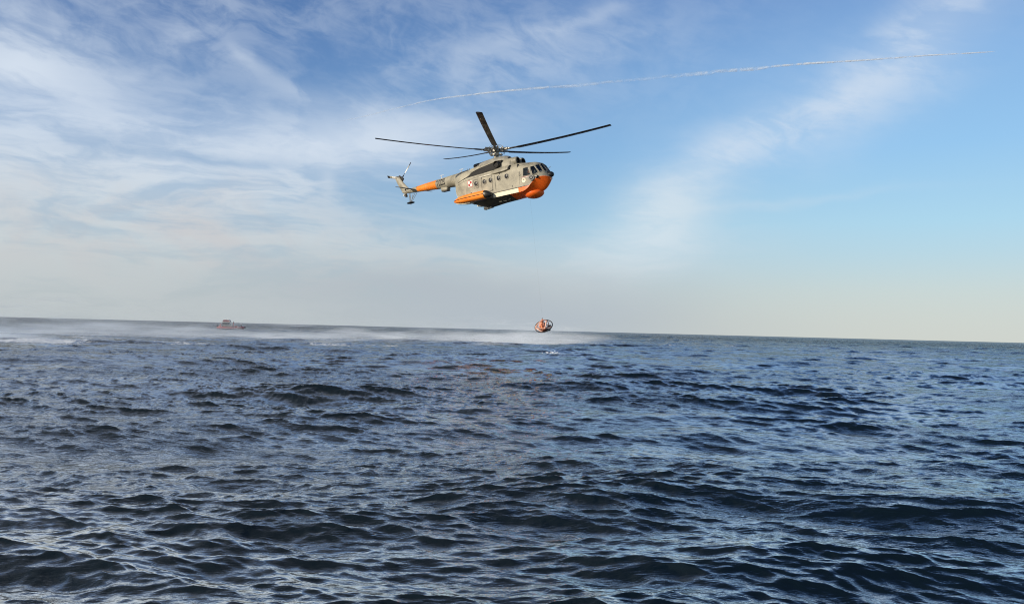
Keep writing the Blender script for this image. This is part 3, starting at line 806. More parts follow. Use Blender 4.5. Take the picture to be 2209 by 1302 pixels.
# ---- side details, both sides
for s in (-1, 1):
    for x in (-1.65, -.71, -.02, .88, 1.74):
        fr_ = decal('porthole', disc_quads(x, -2.78, .255, .19, 20), GREY, s, .03, .04, heli, sub=1)
        p, nr = side_pt(x, -2.78, s)
        g = MB(); g.ball((p.x, p.y, p.z), (.205, .07, .215), seg=20, rg=10); g.build('porthole_glass', BLACK if True else GLASS, fr_)
        g = MB(); g.hoop((p.x, p.y + s * .035, p.z), (.2, 0, 0), (0, 0, .21), .013, 24, 6); g.build('porthole_seal', STEEL, fr_)
    # doors, hatches, seams
    decal('hatch', line_quads([(-1.92, -2.42), (-1.42, -2.42), (-1.42, -3.17), (-1.92, -3.17), (-1.92, -2.42)], .028), LINE, s, .008, .012, heli)
    dd = decal('sliding_door', line_quads([(-1.05, -2.36), (.13, -2.36), (.13, -3.72), (-1.05, -3.72), (-1.05, -2.36)], .032), LINE, s, .009, .012, heli)
    decal('door_rail', line_quads([(-1.2, -2.28), (.35, -2.28)], .05), STEEL, s, .035, .04, dd)
    for pp, ww in (([(.46, -2.42), (.46, -3.72)], .03), ([(2.75, -2.1), (4.3, -2.14)], .03), ([(-2.35, -2.2), (-2.35, -2.38)], .03), ([(3.05, -2.36), (3.05, -3.9)], .016), ([(-3.9, -2.5), (-2.9, -2.3), (-1.2, -2.18), (.1, -2.12)], .02)):
        decal('side_seam', line_quads(pp, ww), LINE, s, .007, .012, heli)
    decal('waterline_shadow_strip', line_quads([(-4.0, -3.88), (-2.9, -3.95), (.5, -3.965), (3.0, -3.97), (3.9, -3.965)], .05), BLACK, s, .03, .04, heli)  # black waterline line, with the shadow above the cream band painted in
    decal('belly_rail', line_quads([(-2.6, -4.02), (3.2, -4.40)], .001), BLACK, s, .012, .014, heli) if False else None
    for x, z in ((.12, -3.66), (2.25, -3.75), (-1.02, -2.42), (-2.3, -3.5), (1.0, -2.42)):
        decal('latch', disc_quads(x, z, .055, 0, 8), LINE, s, .02, .03, heli, sub=1)
    decal('red_stripe', line_quads([(3.26, -3.205), (4.1, -3.205)], .03), RED, s, .011, .012, heli)
    decal('white_stripe', line_quads([(3.3, -3.24), (4.1, -3.24)], .03), WHITE, s, .010, .012, heli)
    e_ = decal('emblem', disc_quads(3.49, -3.47, .20, 0, 20), CREAM, s, .011, .012, heli, sub=1)
    decal('emblem_mark', [[(3.38, -3.44), (3.6, -3.44), (3.55, -3.36), (3.43, -3.36)]], DARKM, s, .016, .012, e_, sub=2)
    an = line_quads([(3.13, -2.72), (3.13, -3.0)], .035) + line_quads([(3.06, -2.79), (3.2, -2.79)], .03) + line_quads([(3.02, -2.92), (3.05, -2.99), (3.13, -3.02), (3.21, -2.99), (3.24, -2.92)], .035) + disc_quads(3.13, -2.69, .035, .0, 8)
    decal('anchor_mark', an, BLACK, s, .010, .012, heli, sub=1)
    # checkerboard
    x0, x1, z0, z1 = -2.60, -2.10, -2.92, -2.40
    xm, zm = (x0 + x1) / 2, (z0 + z1) / 2; g_ = .045
    ins = decal('checker_mark', [[(x0, zm), (xm, zm), (xm, z1), (x0, z1)], [(xm, z0), (x1, z0), (x1, zm), (xm, zm)],
          [(xm, z1), (x1, z1), (x1, z1 - g_), (xm, z1 - g_)], [(x1 - g_, zm), (x1, zm), (x1, z1 - g_), (x1 - g_, z1 - g_)],
          [(x0, z0), (xm, z0), (xm, z0 + g_), (x0, z0 + g_)], [(x0, z0 + g_), (x0 + g_, z0 + g_), (x0 + g_, zm), (x0, zm)]], WHITE, s, .010, .012, heli)
    decal('red_squares', [[(xm, zm), (x1 - g_, zm), (x1 - g_, z1 - g_), (xm, z1 - g_)], [(x0 + g_, z0 + g_), (xm, z0 + g_), (xm, zm), (x0 + g_, zm)],
          [(x0 - .04, zm), (x0, zm), (x0, z1 + .04), (x0 - .04, z1 + .04)], [(x0, z1), (xm, z1), (xm, z1 + .04), (x0, z1 + .04)],
          [(x1, z0 - .04), (x1 + .04, z0 - .04), (x1 + .04, zm), (x1, zm)], [(xm, z0 - .04), (x1, z0 - .04), (x1, z0), (xm, z0)]], RED, s, .012, .012, ins)
    # lamps by the nose
    p, nr = side_pt(4.2, -3.38, s)
    ax = Vector((.55, s * .82, -.12)).normalized(); u_ = Vector((0, 0, 1)); w_ = ax.cross(u_).normalized(); u_ = w_.cross(ax)
    ringf = lambda t, r_: [p + ax * t + (u_ * math.cos(2 * math.pi * i / 24) + w_ * math.sin(2 * math.pi * i / 24)) * r_ for i in range(24)]
    mb = MB(); mb.loft([ringf(-.25, .22), ringf(.12, .24), ringf(.16, .22)]); lp = mb.build('search_lamp', DARKM, heli)
    mb = MB(); mb.loft([ringf(.14, .235), ringf(.185, .225), ringf(.185, .15), ringf(.15, .15)], cap=False); mb.build('lamp_rim', LAMPG, lp)
    mb = MB(); mb.loft([ringf(.12, .1), ringf(.20, .085)]); mb.build('lamp_lens', LAMPG, lp)
    p2, nr = side_pt(4.68, -3.36, s)
    mb = MB(); mb.ball(p2, (.16, .13, .14)); l2 = mb.build('nose_sensor', BLACK, heli)
    mb = MB(); mb.ball(p2 + Vector((0, s * .1, 0.02)), (.07, .06, .06)); mb.build('sensor_lens', WHITE, l2)
# ---- nose cone, search radar, belly
mb = MB(); rings = []
for x, zc_, r_, rz in ((4.90, -3.10, .50, .30), (5.08, -3.14, .45, .31), (5.26, -3.18, .34, .27), (5.42, -3.21, .28, .235), (5.58, -3.23, .26, .225), (5.68, -3.24, .19, .17), (5.73, -3.24, .05, .05)):
    rings.append([(x, r_ * math.cos(2 * math.pi * i / 28), zc_ + rz * math.sin(2 * math.pi * i / 28)) for i in range(28)])
mb.loft(rings); nc = mb.build('nose_cone', BLACK, heli, 50)
mb = MB(); mb.tube([(5.2, 0, -2.75), (5.5, 0, -2.55)], .018); mb.tube([(5.35, -.05, -2.67), (5.55, -.05, -2.62)], .012); mb.build('air_data_probe', STEEL, heli)
mb = MB(); mb.tube([(5.44, -.1, -3.6), (5.6, -.1, -3.62)], .025); mb.ball((5.6, -.1, -3.62), .05); mb.build('bow_fitting', STEEL, heli)
mb = MB(); mb.ball((3.60, 0, -4.5), (.86, .86, .46), seg=40, rg=20, fn=lambda v: Vector((v.x, v.y, v.z * (1.0 if v.z < 0 else .9)))); mb.build('radar_dome', ORANGE, heli, 60)
mb = MB()
mb.box((-1.45, 0, -4.86), (1.0, .34, .26), Matrix.Rotation(R(-4), 4, 'Y'), .05); mb.build('belly_housing', STEEL, heli)
for x, y in ((-2.7, -.3), (-2.2, .2), (-1.9, -.35), (.3, -.5), (.8, -.45), (1.3, -.5)):
    zk = cr(x, HX, HZK) + abs(y) * .42
    mb = MB(); mb.box((x, y, zk - .03), (.34, .16, .12), bev=.03); mb.build('drain_fairing', DARKM if x < 0 else CREAM, heli)
# ---- floats
for s in (-1, 1):
    def fring(x, k, dz=0.0, n=32, grow=0.0):
        r_ = []
        for i in range(n):
            a = 2 * math.pi * i / n; c_, s_ = math.cos(a), math.sin(a)
            r_.append((x, s * 1.72 + (.46 * k + grow) * (1 if c_ > 0 else -1) * abs(c_) ** .8, -4.02 + dz + (.37 * k + grow) * (1 if s_ > 0 else -1) * abs(s_) ** .8))
        return r_
    prof = [(-3.97, .06, -.04), (-3.9, .28, -.03), (-3.65, .54, -.02), (-3.3, .76, 0), (-2.85, .90, 0), (-2.3, .98, 0), (-1.8, 1, 0), (-1.0, 1.02, 0), (-.5, 1.0, 0), (-.3, .98, 0)]
    mb = MB(); mb.loft([fring(*p) for p in prof]); fl = mb.build('float_bag', ORANGE_SUN, heli, 50)
    mb = MB(); mb.loft([fring(x, k, dz) for x, k, dz in ((-.3, .93, 0), (-.12, .88, -.02), (.06, .68, -.05), (.2, .4, -.08), (.27, .12, -.10))]); mb.build('float_end_cap', DARKM, fl, 50)
    for zz_, nm in ((.05, 'lacing_strip'),):
        mb = MB(); pts = [(x + (.0 if x > -3.8 else .02), s * (1.72 + .46 * k + .012), -4.0 + dz * .5) for x, k, dz in prof]; mb.tube(pts, .028, 8); mb.build(nm, BLACK, fl)
    mb = MB(); mb.loft([[(x, s * 1.25, -4.1), (x, s * 1.75, -4.25 - k), (x, s * 1.75, -4.40 - k), (x, s * 1.2, -4.4 - k)] for x, k in ((-3.7, -.1), (-2.9, .03), (-2.2, .06), (-2.1, -.06))]); mb.build('float_sponson', CREAM, heli, 30)
    mb = MB(); mb.loft([[(x, s * 1.2, -4.0), (x, s * 1.7, -4.05), (x, s * 1.7, -4.38), (x, s * 1.2, -4.40)] for x in (-2.1, -1.0, .1)]); mb.build('float_cradle', BELLY, heli, 30)
    mb = MB()
    mb.box((-1.6, s * 1.3, -4.0), (2.6, .4, .2), bev=.02)
    mb.build('float_bracket', DARKM, heli)
# ---- cockpit inside: floor, seats, panel
mb = MB(); mb.box((3.75, 0, -3.62), (1.7, 1.7, .06)); mb.box((4.62, 0, -3.12), (.3, 1.4, .3), bev=.05); mb.box((2.9, 0, -2.9), (.06, 2.3, 1.9)); mb.build('cockpit_floor', INNER, heli)
for s in (-1, 1):
    mb = MB(); mb.box((3.62, s * .58, -3.35), (.5, .5, .14), bev=.04); mb.box((3.38, s * .58, -2.98), (.12, .5, .8), bev=.05); mb.box((3.36, s * .58, -2.52), (.1, .3, .2), bev=.04); mb.build('pilot_seat', DARKM, heli)
mb = MB(); mb.box((4.42, -.80, -2.92), (.03, .26, .34), Matrix.Rotation(R(20), 4, 'Y')); mb.build('chart_board', WHITE, heli)

# ---- main rotor
TILT, CONE, AZ0 = .0795, .0955, .2062
mb = MB()
mb.tube([(-.06, 0, -.75), (0, 0, .12)], [.24, .2], 16); mb.tube([(0, 0, -.12), (0, 0, .16)], .42, 20); mb.tube([(0, 0, .15), (0, 0, .34)], [.22, .14], 14)
mb.tube([(-.03, 0, -.42), (-.02, 0, -.34)], .5, 24); mb.tube([(-.03, 0, -.33), (-.02, 0, -.27)], .42, 24)
for k in range(10):
    a = 2 * math.pi * k / 10; mb.box((.5 * math.cos(a), .5 * math.sin(a), -.38), (.14, .1, .14), Matrix.Rotation(a, 4, 'Z'), .02)
hub = mb.build('main_rotor', STEEL, heli, 40)
hub.rotation_euler = (0, TILT, 0)
def blade_mesh():
    rings = []; st = [1.12, 1.3, 1.85, 2.1, 2.6, 3.5, 5, 6.5, 8, 9.2, 10.2, 10.6, 10.65]
    for r_ in st:
        ch = .16 if r_ < 1.9 else .52 if r_ < 10.62 else .46
        u = r_ / 10.65; z = 10.65 * math.tan(CONE) * (.62 * u + .38 * u * u)
        tw = R(9 - 6 * u)
        ring = []
        for i in range(20):
            t = 2 * math.pi * i / 20; c_ = math.cos(t)
            y = ch * (.25 - (1 - c_) / 2) ; th_ = .06 * ch * (1.15 - .0) * math.sin(t) * (1.2 + .8 * c_) * .9
            if r_ < 1.9: th_ = .07 * math.sin(t)
            ring.append((r_ * math.cos(CONE) if r_ > 9 else r_ * .996, -(y * math.cos(tw)) , z + y * math.sin(tw) + th_))
        rings.append(ring)
    b_ = MB(); b_.loft(rings)
    bmesh.ops.recalc_face_normals(b_.bm, faces=b_.bm.faces[:]); me_ = bpy.data.meshes.new('rotor_blade'); b_.bm.to_mesh(me_); b_.bm.free()
    return me_
BLADE = mat('rotor_blade', (.022, .022, .026), .45, vary=.3, vscale=1.5)
bme = blade_mesh()
bme.materials.append(BLADE); bme.polygons.foreach_set('use_smooth', [True] * len(bme.polygons)); bme.set_sharp_from_angle(angle=R(50))
arm = MB()
zr = lambda r_: r_ * math.tan(CONE) * .66
arm.box((.55, 0, .03), (.5, .24, .24), bev=.04); arm.tube([(.75, 0, zr(.75)), (1.15, 0, zr(1.15))], .12, 14); pass
arm.box((1.3, 0, zr(1.3)), (.12, .34, .12), bev=.02); arm.tube([(.75, -.35, zr(.75)), (.75, .3, zr(.75))], .07, 10)
arm.tube([(.7, -.34, .1), (.45, -.5, -.36)], .035, 8); arm.tube([(.45, .22, .18), (1.05, .26, .2)], .07, 10); arm.tube([(.62, .0, .16), (.62, 0, .34)], [.09, .06], 10)
arm_o = None
for k in range(5):
    a = AZ0 - k * 2 * math.pi / 5
    if arm_o is None: g_ = arm_o = arm.build('blade_grip', STEEL, hub, 40)
    else: g_ = arm_o.copy(); col.objects.link(g_); g_.parent = hub
    g_.rotation_euler = (0, 0, a)
    o = link('rotor_blade', bme, None, hub); o.rotation_euler = (0, 0, a)
mb = MB(); mb.hoop((0, 0, .42), (.5, 0, 0), (0, .5, 0), .012, 30, 5)
for k in range(5): a = 2 * math.pi * k / 5; mb.tube([(0, 0, .34), (.5 * math.cos(a), .5 * math.sin(a), .42)], .012, 5)
mb.build('slip_ring_guard', STEEL, hub)

# ---- crew in the cockpit
def skin_body(name, joints, bones, m, sub=2):
    """one continuous figure: joints {name: (point, radius)}, grown over connected edges"""
    names = list(joints); me_ = bpy.data.meshes.new(name)
    me_.from_pydata([joints[k][0] for k in names], [(names.index(a), names.index(b_)) for a, b_ in bones], [])
    o = bpy.data.objects.new(name, me_); col.objects.link(o)
    md = o.modifiers.new('skin', 'SKIN'); md.use_smooth_shade = True
    for i, k in enumerate(names):
        r_ = joints[k][1]; r_ = (r_, r_) if isinstance(r_, (int, float)) else r_
        me_.skin_vertices[0].data[i].radius = r_
        me_.skin_vertices[0].data[i].use_root = (i == 0)
    o.modifiers.new('sub', 'SUBSURF').levels = sub; o.modifiers['sub'].render_levels = sub
    bpy.context.view_layer.update()
    dg = bpy.context.evaluated_depsgraph_get(); r = bpy.data.meshes.new_from_object(o.evaluated_get(dg))
    bpy.data.objects.remove(o); bpy.data.meshes.remove(me_)
    r.name = name; r.materials.clear()
    for q in (m if isinstance(m, (list, tuple)) else [m]): r.materials.append(q)
    r.polygons.foreach_set('use_smooth', [True] * len(r.polygons))
    return r
SUIT = mat('orange_suit', (.85, .28, .11), .7, vary=.25, vscale=6)
SKIN = mat('skin', (.55, .30, .21), .55)
HELM = mat('helmet_white', (.72, .72, .70), .3)
NAVY = mat('dark_suit', (.03, .035, .045), .7, vary=.3, vscale=6)
def seated(name, parent_m, loc, rotz, suit, helmet, label, pose='sit', legs=None):
    J = {'pelvis': ((0, 0, .05), (.15, .13)), 'waist': ((0, 0, .25), (.15, .12)), 'chest': ((.02, 0, .46), (.20, .15)), 'neck': ((.03, 0, .62), .065), 'head0': ((.05, 0, .70), .085), 'head': ((.06, 0, .79), .10), 'crown': ((.05, 0, .86), .075)}
    Bn = [('pelvis', 'waist'), ('waist', 'chest'), ('chest', 'neck'), ('neck', 'head0'), ('head0', 'head'), ('head', 'crown')]
    for q, s_ in (('l', 1), ('r', -1)):
        J.update({'sh' + q: ((.02, s_ * .2, .53), .075), 'el' + q: ((.10, s_ * .27, .27), .05), 'wr' + q: ((.34, s_ * .2, .27), .035),
                  'hd' + q: ((.42, s_ * .18, .29), .045), 'hip' + q: ((.05, s_ * .1, .03), .10), 'kn' + q: ((.46, s_ * .13, .06), .07), 'an' + q: ((.50, s_ * .13, -.36), .05), 'ft' + q: ((.66, s_ * .13, -.40), .045)})
        Bn += [('chest', 'sh' + q), ('sh' + q, 'el' + q), ('el' + q, 'wr' + q), ('wr' + q, 'hd' + q), ('pelvis', 'hip' + q), ('hip' + q, 'kn' + q), ('kn' + q, 'an' + q), ('an' + q, 'ft' + q)]
    if pose == 'stand':
        for q, s_ in (('l', 1), ('r', -1)):
            J['kn' + q] = ((.05, s_ * .12, -.42), .075); J['an' + q] = ((0, s_ * .13, -.84), .05); J['ft' + q] = ((.14, s_ * .14, -.88), .045)
    if pose == 'recline':
        for q, s_ in (('l', 1), ('r', -1)):
            J['kn' + q] = ((.40, s_ * .12, .20), .085); J['an' + q] = ((.68, s_ * .12, .02), .07); J['ft' + q] = ((.80, s_ * .12, .14), .065)
    me_ = skin_body(name, J, Bn, [suit, SKIN, NAVY])
    for p_ in me_.polygons:
        if p_.center.z > .66 or (abs(p_.center.y) > .12 and p_.center.x > .37 and p_.center.z > .2 and pose != 'recline'): p_.material_index = 1
        elif pose == 'recline' and p_.center.x > .46: p_.material_index = 2
    o = bpy.data.objects.new(name, me_); col.objects.link(o)
    o.matrix_world = parent_m @ Matrix.Translation(loc) @ Matrix.Rotation(rotz, 4, 'Z')
    tag(o, label, 'person')
    h = MB(); h.ball((.04, 0, .83), (.145, .13, .13), seg=18, rg=12); h.tube([(.15, -.1, .80), (.185, 0, .79), (.15, .1, .80)], .02, 6)
    for s_ in (-1, 1): h.ball((.05, s_ * .12, .79), (.05, .03, .055), seg=10, rg=8)
    h.build('helmet', helmet, o, 50)
    g = MB(); g.box((.10, 0, .42), (.3, .34, .3), bev=.06); g.build('life_vest', VEST, o, 50)
    return o
VEST = mat('vest', (.75, .33, .22), .7, vary=.2, vscale=8)
HM = Matrix.Translation(HPOS) @ HROT.to_4x4()
seated('person', HM, (3.66, -.78, -3.24), 0, NAVY, HELM, 'helicopter pilot behind the side cockpit window, in a pinkish vest', 'sit')
seated('person', HM, (3.62, .58, -3.26), 0, NAVY, HELM, 'second helicopter pilot on the far seat of the cockpit, dark suit', 'sit')

# ------------------------------------------------------------------ hoist cable and rescue basket
BASK = Vector((2.86, 69.7, 2.80))
hoist = HM @ Vector((2.0, 1.62, -1.95))
mb = MB(); mb.box((2.0, 1.35, -1.9), (.7, .5, .26), bev=.06); mb.tube([(2.0, 1.62, -1.75), (2.0, 1.62, -2.15)], .12, 12); mb.build('hoist', DARKM, heli)
top = BASK + Vector((-.13, 0, .62)); a_ = HM @ Vector((2.0, 1.62, -2.15)); pts = []
for i in range(13):
    t = i / 12; pts.append(a_.lerp(top, t))
mb = MB(); mb.tube(pts, .0022, 6); cb = mb.build('hoist_cable', STEEL)
tag(cb, 'thin steel hoist cable running from the helicopter down to the rescue basket', 'cable')

PALE = mat('pale_orange_tube', (.86, .50, .38), .5, vary=.2, vscale=5)
ORG = mat('orange_webbing', (.85, .27, .09), .6, vary=.3, vscale=7)
NETM = mat('dark_red_net', (.07, .02, .02), .8, vary=.5, vscale=12)
bk = bpy.data.objects.new('rescue_basket', None); col.objects.link(bk); bk.location = BASK
tag(bk, 'tilted round rescue basket with a dark hoop and pale orange tubes hanging over the water', 'rescue basket')
mb = MB(); mb.hoop((.0, 0, .0), (.76, -.1, .11), (.07, .42, .53), .042, 48, 8); mb.build('outer_hoop', BLACK, bk)
mb = MB(); mb.hoop((-.14, .02, .0), (.52, .30, .02), (.20, -.1, .53), .04, 48, 8); mb.build('inner_hoop', PALE, bk)
mb = MB(); mb.tube([(-.72, -.1, -.02), (-.60, -.25, -.2), (-.42, -.32, -.36), (-.05, -.30, -.54)], .06, 8)
mb.tube([(-.50, -.30, -.23), (.08, -.42, -.21)], .04, 8); mb.tube([(.08, -.42, -.21), (.14, -.36, 0), (.22, -.1, .48)], .06, 8)
mb.tube([(.08, -.42, -.21), (.52, -.2, -.12), (.72, 0, .02)], .035, 8); mb.tube([(-.62, .2, .02), (-.1, .40, .1), (.5, .35, .1)], .03, 8)
mb.tube([(-.05, -.30, -.54), (.3, -.15, -.42), (.66, -.05, -.1)], .03, 8); mb.build('frame_tube', PALE, bk)
mb = MB(); mb.tube([(-.25, 0, .45), (-.14, 0, .62), (-.05, 0, .50)], .03, 6); mb.tube([(-.66, -.1, .12), (-.3, -.1, .40), (-.14, 0, .6)], .02, 6); mb.tube([(.22, -.1, .48), (.0, -.05, .56), (-.14, 0, .6)], .02, 6); mb.build('lifting_strap', ORG, bk)
mb = MB(); mb.tube([(-.14, 0, .58), (-.18, 0, .66), (-.13, 0, .70), (-.09, 0, .64)], .022, 6); mb.ball((-.14, 0, .56), .05); mb.build('hook', BLACK, bk)
# net: a knotted bowl of cords under the hoops
mb = MB(); lo_ = Vector((-.04, -.05, -.52))
rim = lambda a: Vector((-.02, 0, -.02)) + Vector((.66, .1, .06)) * math.cos(a) + Vector((-.12, .4, .12)) * math.sin(a)
for k in range(18):
    a = 2 * math.pi * k / 18; r0 = rim(a); mb.tube([r0, r0.lerp(lo_, .45) + Vector((0, 0, -.10)), lo_], .012, 5)
for t in (.2, .4, .6, .8):
    pts = [rim(2 * math.pi * k / 24).lerp(lo_, t) + Vector((0, 0, -.35 * t * (1 - t))) for k in range(25)]; mb.tube(pts, .011, 5)
mb.build('net', NETM, bk)
mb = MB(); rings = []
for t in (.45, .7, .9, 1.0): rings.append([rim(2 * math.pi * k / 24).lerp(lo_, t) + Vector((0, 0, -.35 * t * (1 - t) - .01)) for k in range(24)])
mb.loft(rings); mb.build('basket_floor', NETM, bk)
mb = MB(); mb.box((-.10, .22, .10), (.62, .05, .52), Matrix.Rotation(R(14), 4, 'Y'), .02); mb.build('back_panel', PALE, bk)
mb = MB(); mb.box((.50, -.02, .02), (.34, .26, .16), Matrix.Rotation(R(-32), 4, 'Y'), .05); mb.build('kit_bag', BLACK, bk)
seated('person', Matrix.Translation(BASK), (-.20, .02, -.40), R(-14), SUIT, SUITH := mat('orange_hood', (.75, .22, .08), .6, vary=.2), 'person in an orange suit sitting inside the hanging rescue basket', 'recline')

# ------------------------------------------------------------------ the rescue boat
BOAT = Vector((-95.8, 270, .12))
RRED = mat('red_tube', (.34, .018, .03), .45, vary=.15, vscale=2)
RDK = mat('dark_red', (.16, .012, .02), .5, vary=.2)
GRY = mat('boat_grey', (.18, .19, .19), .5, vary=.3)
WH = mat('boat_white', (.78, .78, .76), .4, vary=.1)
GLS = mat('boat_glass', (.02, .03, .035), .08)
bt = bpy.data.objects.new('rescue_boat', None); col.objects.link(bt); bt.location = BOAT; bt.rotation_euler = (0, R(1), R(8))
tag(bt, 'small red rigid inflatable rescue boat with a cabin, far off near the horizon', 'boat')
mb = MB(); rings = []
for x, w, zk, zt in ((-4.3, 1.15, -.35, .45), (-2, 1.2, -.4, .45), (1, 1.15, -.4, .5), (2.8, .8, -.3, .6), (3.8, .4, 0, .72), (4.2, .1, .35, .8)):
    rings.append([(x, -w, zt), (x, -w, zt - .2), (x, -w * .6, zk * .5), (x, 0, zk), (x, w * .6, zk * .5), (x, w, zt - .2), (x, w, zt)])
mb.loft(rings); mb.build('boat_hull', RDK, bt, 30)
for s in (-1, 1):
    mb = MB(); pts = [(-4.55, s * 1.25, .46), (-4.3, s * 1.3, .46), (-1, s * 1.35, .46), (1.5, s * 1.28, .52), (2.9, s * .95, .64), (3.8, s * .5, .78), (4.35, s * .05, .90)]
    mb.tube(pts, [.16, .27, .29, .29, .27, .25, .22], 16); tb = mb.build('inflatable_tube', RRED, bt, 60)
    mb = MB(); mb.tube([(p[0], p[1] + s * .28 * (1 if i < 5 else .5), p[2] + .02) for i, p in enumerate(pts)][:-1], .05, 6); mb.build('rub_strake', WH, tb)
    mb = MB()
    for x in (-4, -3, 0, 1.2, 2.2): mb.tube([(x, s * 1.25, .7), (x, s * 1.25, 1.15)], .025, 5)
    mb.tube([(-4, s * 1.25, 1.15), (2.2, s * 1.22, 1.2)], .025, 5); mb.build('hand_rail', WH, bt)
mb = MB(); mb.ball((4.35, 0, .85), (.42, .34, .34)); mb.build('bow_fender', BLACK, bt)
mb = MB(); mb.box((-.2, 0, .62), (7.6, 2.1, .08)); mb.build('boat_deck', GRY, bt)
mb = MB()
cab = [(-2.95, .62), (-2.95, 2.3), (-2.7, 2.5), (-.75, 2.5), (-.5, 1.9), (.25, 1.2), (.35, .62)]
mb.loft([[(x, y, z) for x, z in cab] for y in (-.85, .85)]); cb = mb.build('cabin', GRY, bt, 25)
for x0, x1 in ((-2.8, -2.1), (-2.0, -1.3), (-1.2, -.65)):
    for s in (-1, 1):
        mb = MB(); mb.box(((x0 + x1) / 2, s * .86, 1.85), (x1 - x0, .04, .62), bev=.015); mb.build('cabin_window', GLS, cb)
mb = MB(); mb.box((-.55, 0, 1.95), (.5, 1.4, .05), Matrix.Rotation(R(58), 4, 'Y'), .01); mb.build('windscreen', GLS, cb)
mb = MB(); mb.loft([[(x0, y, z0), (x1, y, z0), (x2, y, 3.15), (x3, y, 3.15)] for y, x0, x1, x2, x3, z0 in ((-.95, -2.95, -.45, -.75, -2.55, 2.5), (.95, -2.95, -.45, -.75, -2.55, 2.5))]); rf = mb.build('roof_canopy', RDK, cb, 30)
mb = MB(); mb.box((-1.7, 0, 2.47), (2.6, 1.96, .16), bev=.04); mb.build('roof_edge', WH, cb)
mb = MB(); mb.box((-1.65, 0, 3.2), (1.9, 1.9, .08), bev=.02); mb.tube([(-.75, -.9, 3.15), (.4, -.9, 1.3)], .05, 6); mb.tube([(-.75, .9, 3.15), (.4, .9, 1.3)], .05, 6); mb.build('roll_bar', WH, cb)
mb = MB(); mb.tube([(-2.0, 0, 3.2), (-2.0, 0, 3.36)], .06, 8); mb.ball((-2.0, 0, 3.42), (.22, .22, .12)); mb.build('radar', WH, cb)
mb = MB(); mb.tube([(-1.35, 0, 3.2), (-1.35, 0, 3.95)], [.09, .05], 6); mb.build('mast', WH, cb)
mb = MB(); mb.box((-2.5, .3, 3.3), (.3, .2, .14), bev=.03); mb.build('light_box', WH, cb)
mb = MB(); mb.box((1.45, 0, .95), (1.2, .8, .6), bev=.08); mb.build('console', RDK, bt)
mb = MB(); mb.box((2.2, 0, .78), (.8, 1.0, .3), bev=.06); mb.build('bow_locker', WH, bt)
mb = MB()
for s in (-1, 1): mb.box((-4.5, s * .4, .85), (.45, .4, .9), bev=.1)
mb.box((-4.45, 0, .5), (.3, 1.6, .25), bev=.05); mb.build('outboard_engine', BLACK, bt)
PINK = mat('pale_red_suit', (.62, .22, .22), .7, vary=.2, vscale=5)
BM_ = Matrix.Translation(BOAT) @ Matrix.Rotation(R(8), 4, 'Z')
seated('person', BM_, (.62, -.2, 1.78), R(-30), PINK, HELM, 'crew member in a white helmet standing amidships on the red rescue boat', 'stand')
seated('person', BM_, (3.1, 0, 1.0), R(10), NAVY, HELM, 'crew member in dark clothing and white helmet crouching at the bow of the red boat', 'sit')
seated('person', BM_, (-3.3, -.7, 1.1), R(160), PINK, HELM, 'crew member sitting at the stern behind the cabin of the red boat', 'sit')

# ------------------------------------------------------------------ contrail, 9 km up
def sky_pt(az_, el_, alt=9000.0):
    d = alt / math.tan(R(el_)); return Vector((math.sin(R(az_)) * d, math.cos(R(az_)) * d, alt))
CT = [  # azimuth, elevation, radius in metres, strength
 (-13.4, 14.1, 30, 0), (-10.9, 14.78, 34, .6), (-8.4, 15.55, 38, .65), (-6.0, 16.2, 40, .75), (-3.2, 16.68, 45, .8), (-.5, 17.02, 52, .75), (1.8, 17.25, 68, .6), (3.8, 17.4, 75, .42),
 (6.0, 17.6, 75, .30), (8.5, 17.78, 70, .14), (11.0, 17.93, 95, .2), (12.9, 18.05, 90, .30), (14.8, 18.12, 95, .36), (16.8, 18.15, 80, .38), (18.6, 18.2, 55, .48), (20.5, 18.2, 50, .85), (23.5, 18.1, 38, .9), (27, 17.95, 32, .9), (30, 17.75, 28, .85), (31.2, 17.66, 18, .6), (31.6, 17.64, 6, 0)]
def contrail():
    rng = random.Random(4); n = 900; azs = [c[0] for c in CT]; rings = []; al = []
    K = 14
    def wob(u, seed): return sum(math.sin(u * f_ + seed * 1.7 + f_) / (i + 1.4) for i, f_ in enumerate((31, 67, 113, 211, 389)))
    for i in range(n):
        u = i / (n - 1); a = azs[0] + (azs[-1] - azs[0]) * u
        e = cr(a, azs, [c[1] for c in CT]); r_ = cr(a, azs, [c[2] for c in CT]); st = cr(a, azs, [c[3] for c in CT])
        puff = max(0, min(1, (r_ - 50) / 50))
        p = sky_pt(a, e); p.z += wob(u, 3) * 7
        q = sky_pt(a + .1, cr(a + .1, azs, [c[1] for c in CT])); t = (q - p).normalized(); sd_ = Vector((0, 0, 1)).cross(t).normalized(); up = t.cross(sd_)
        ring = []
        for k in range(K):
            b_ = 2 * math.pi * k / K
            rr_ = r_ * (1 + puff * .55 * (wob(u * 2.2 + .01 * k, 9) if math.sin(b_) < 0 else .15 * wob(u, 5)) * (.5 + .5 * abs(math.sin(b_))))
            ring.append(p + (sd_ * math.cos(b_) + up * math.sin(b_)) * max(rr_ * .8, 2)); al.append(st * (1.2 if a < 11 else 1.5) * (1 - .45 * puff * (math.sin(b_) > .2)))
        rings.append(ring)
    mb = MB(); mb.loft(rings, cap=False)
    return mb, al
mb, al = contrail()
CTM = bpy.data.materials.new('contrail'); CTM.use_nodes = True; n = CTM.node_tree; n.nodes.clear(); V.nt = n
o_ = n.nodes.new('ShaderNodeOutputMaterial'); mx = n.nodes.new('ShaderNodeMixShader'); tr = n.nodes.new('ShaderNodeBsdfTransparent')
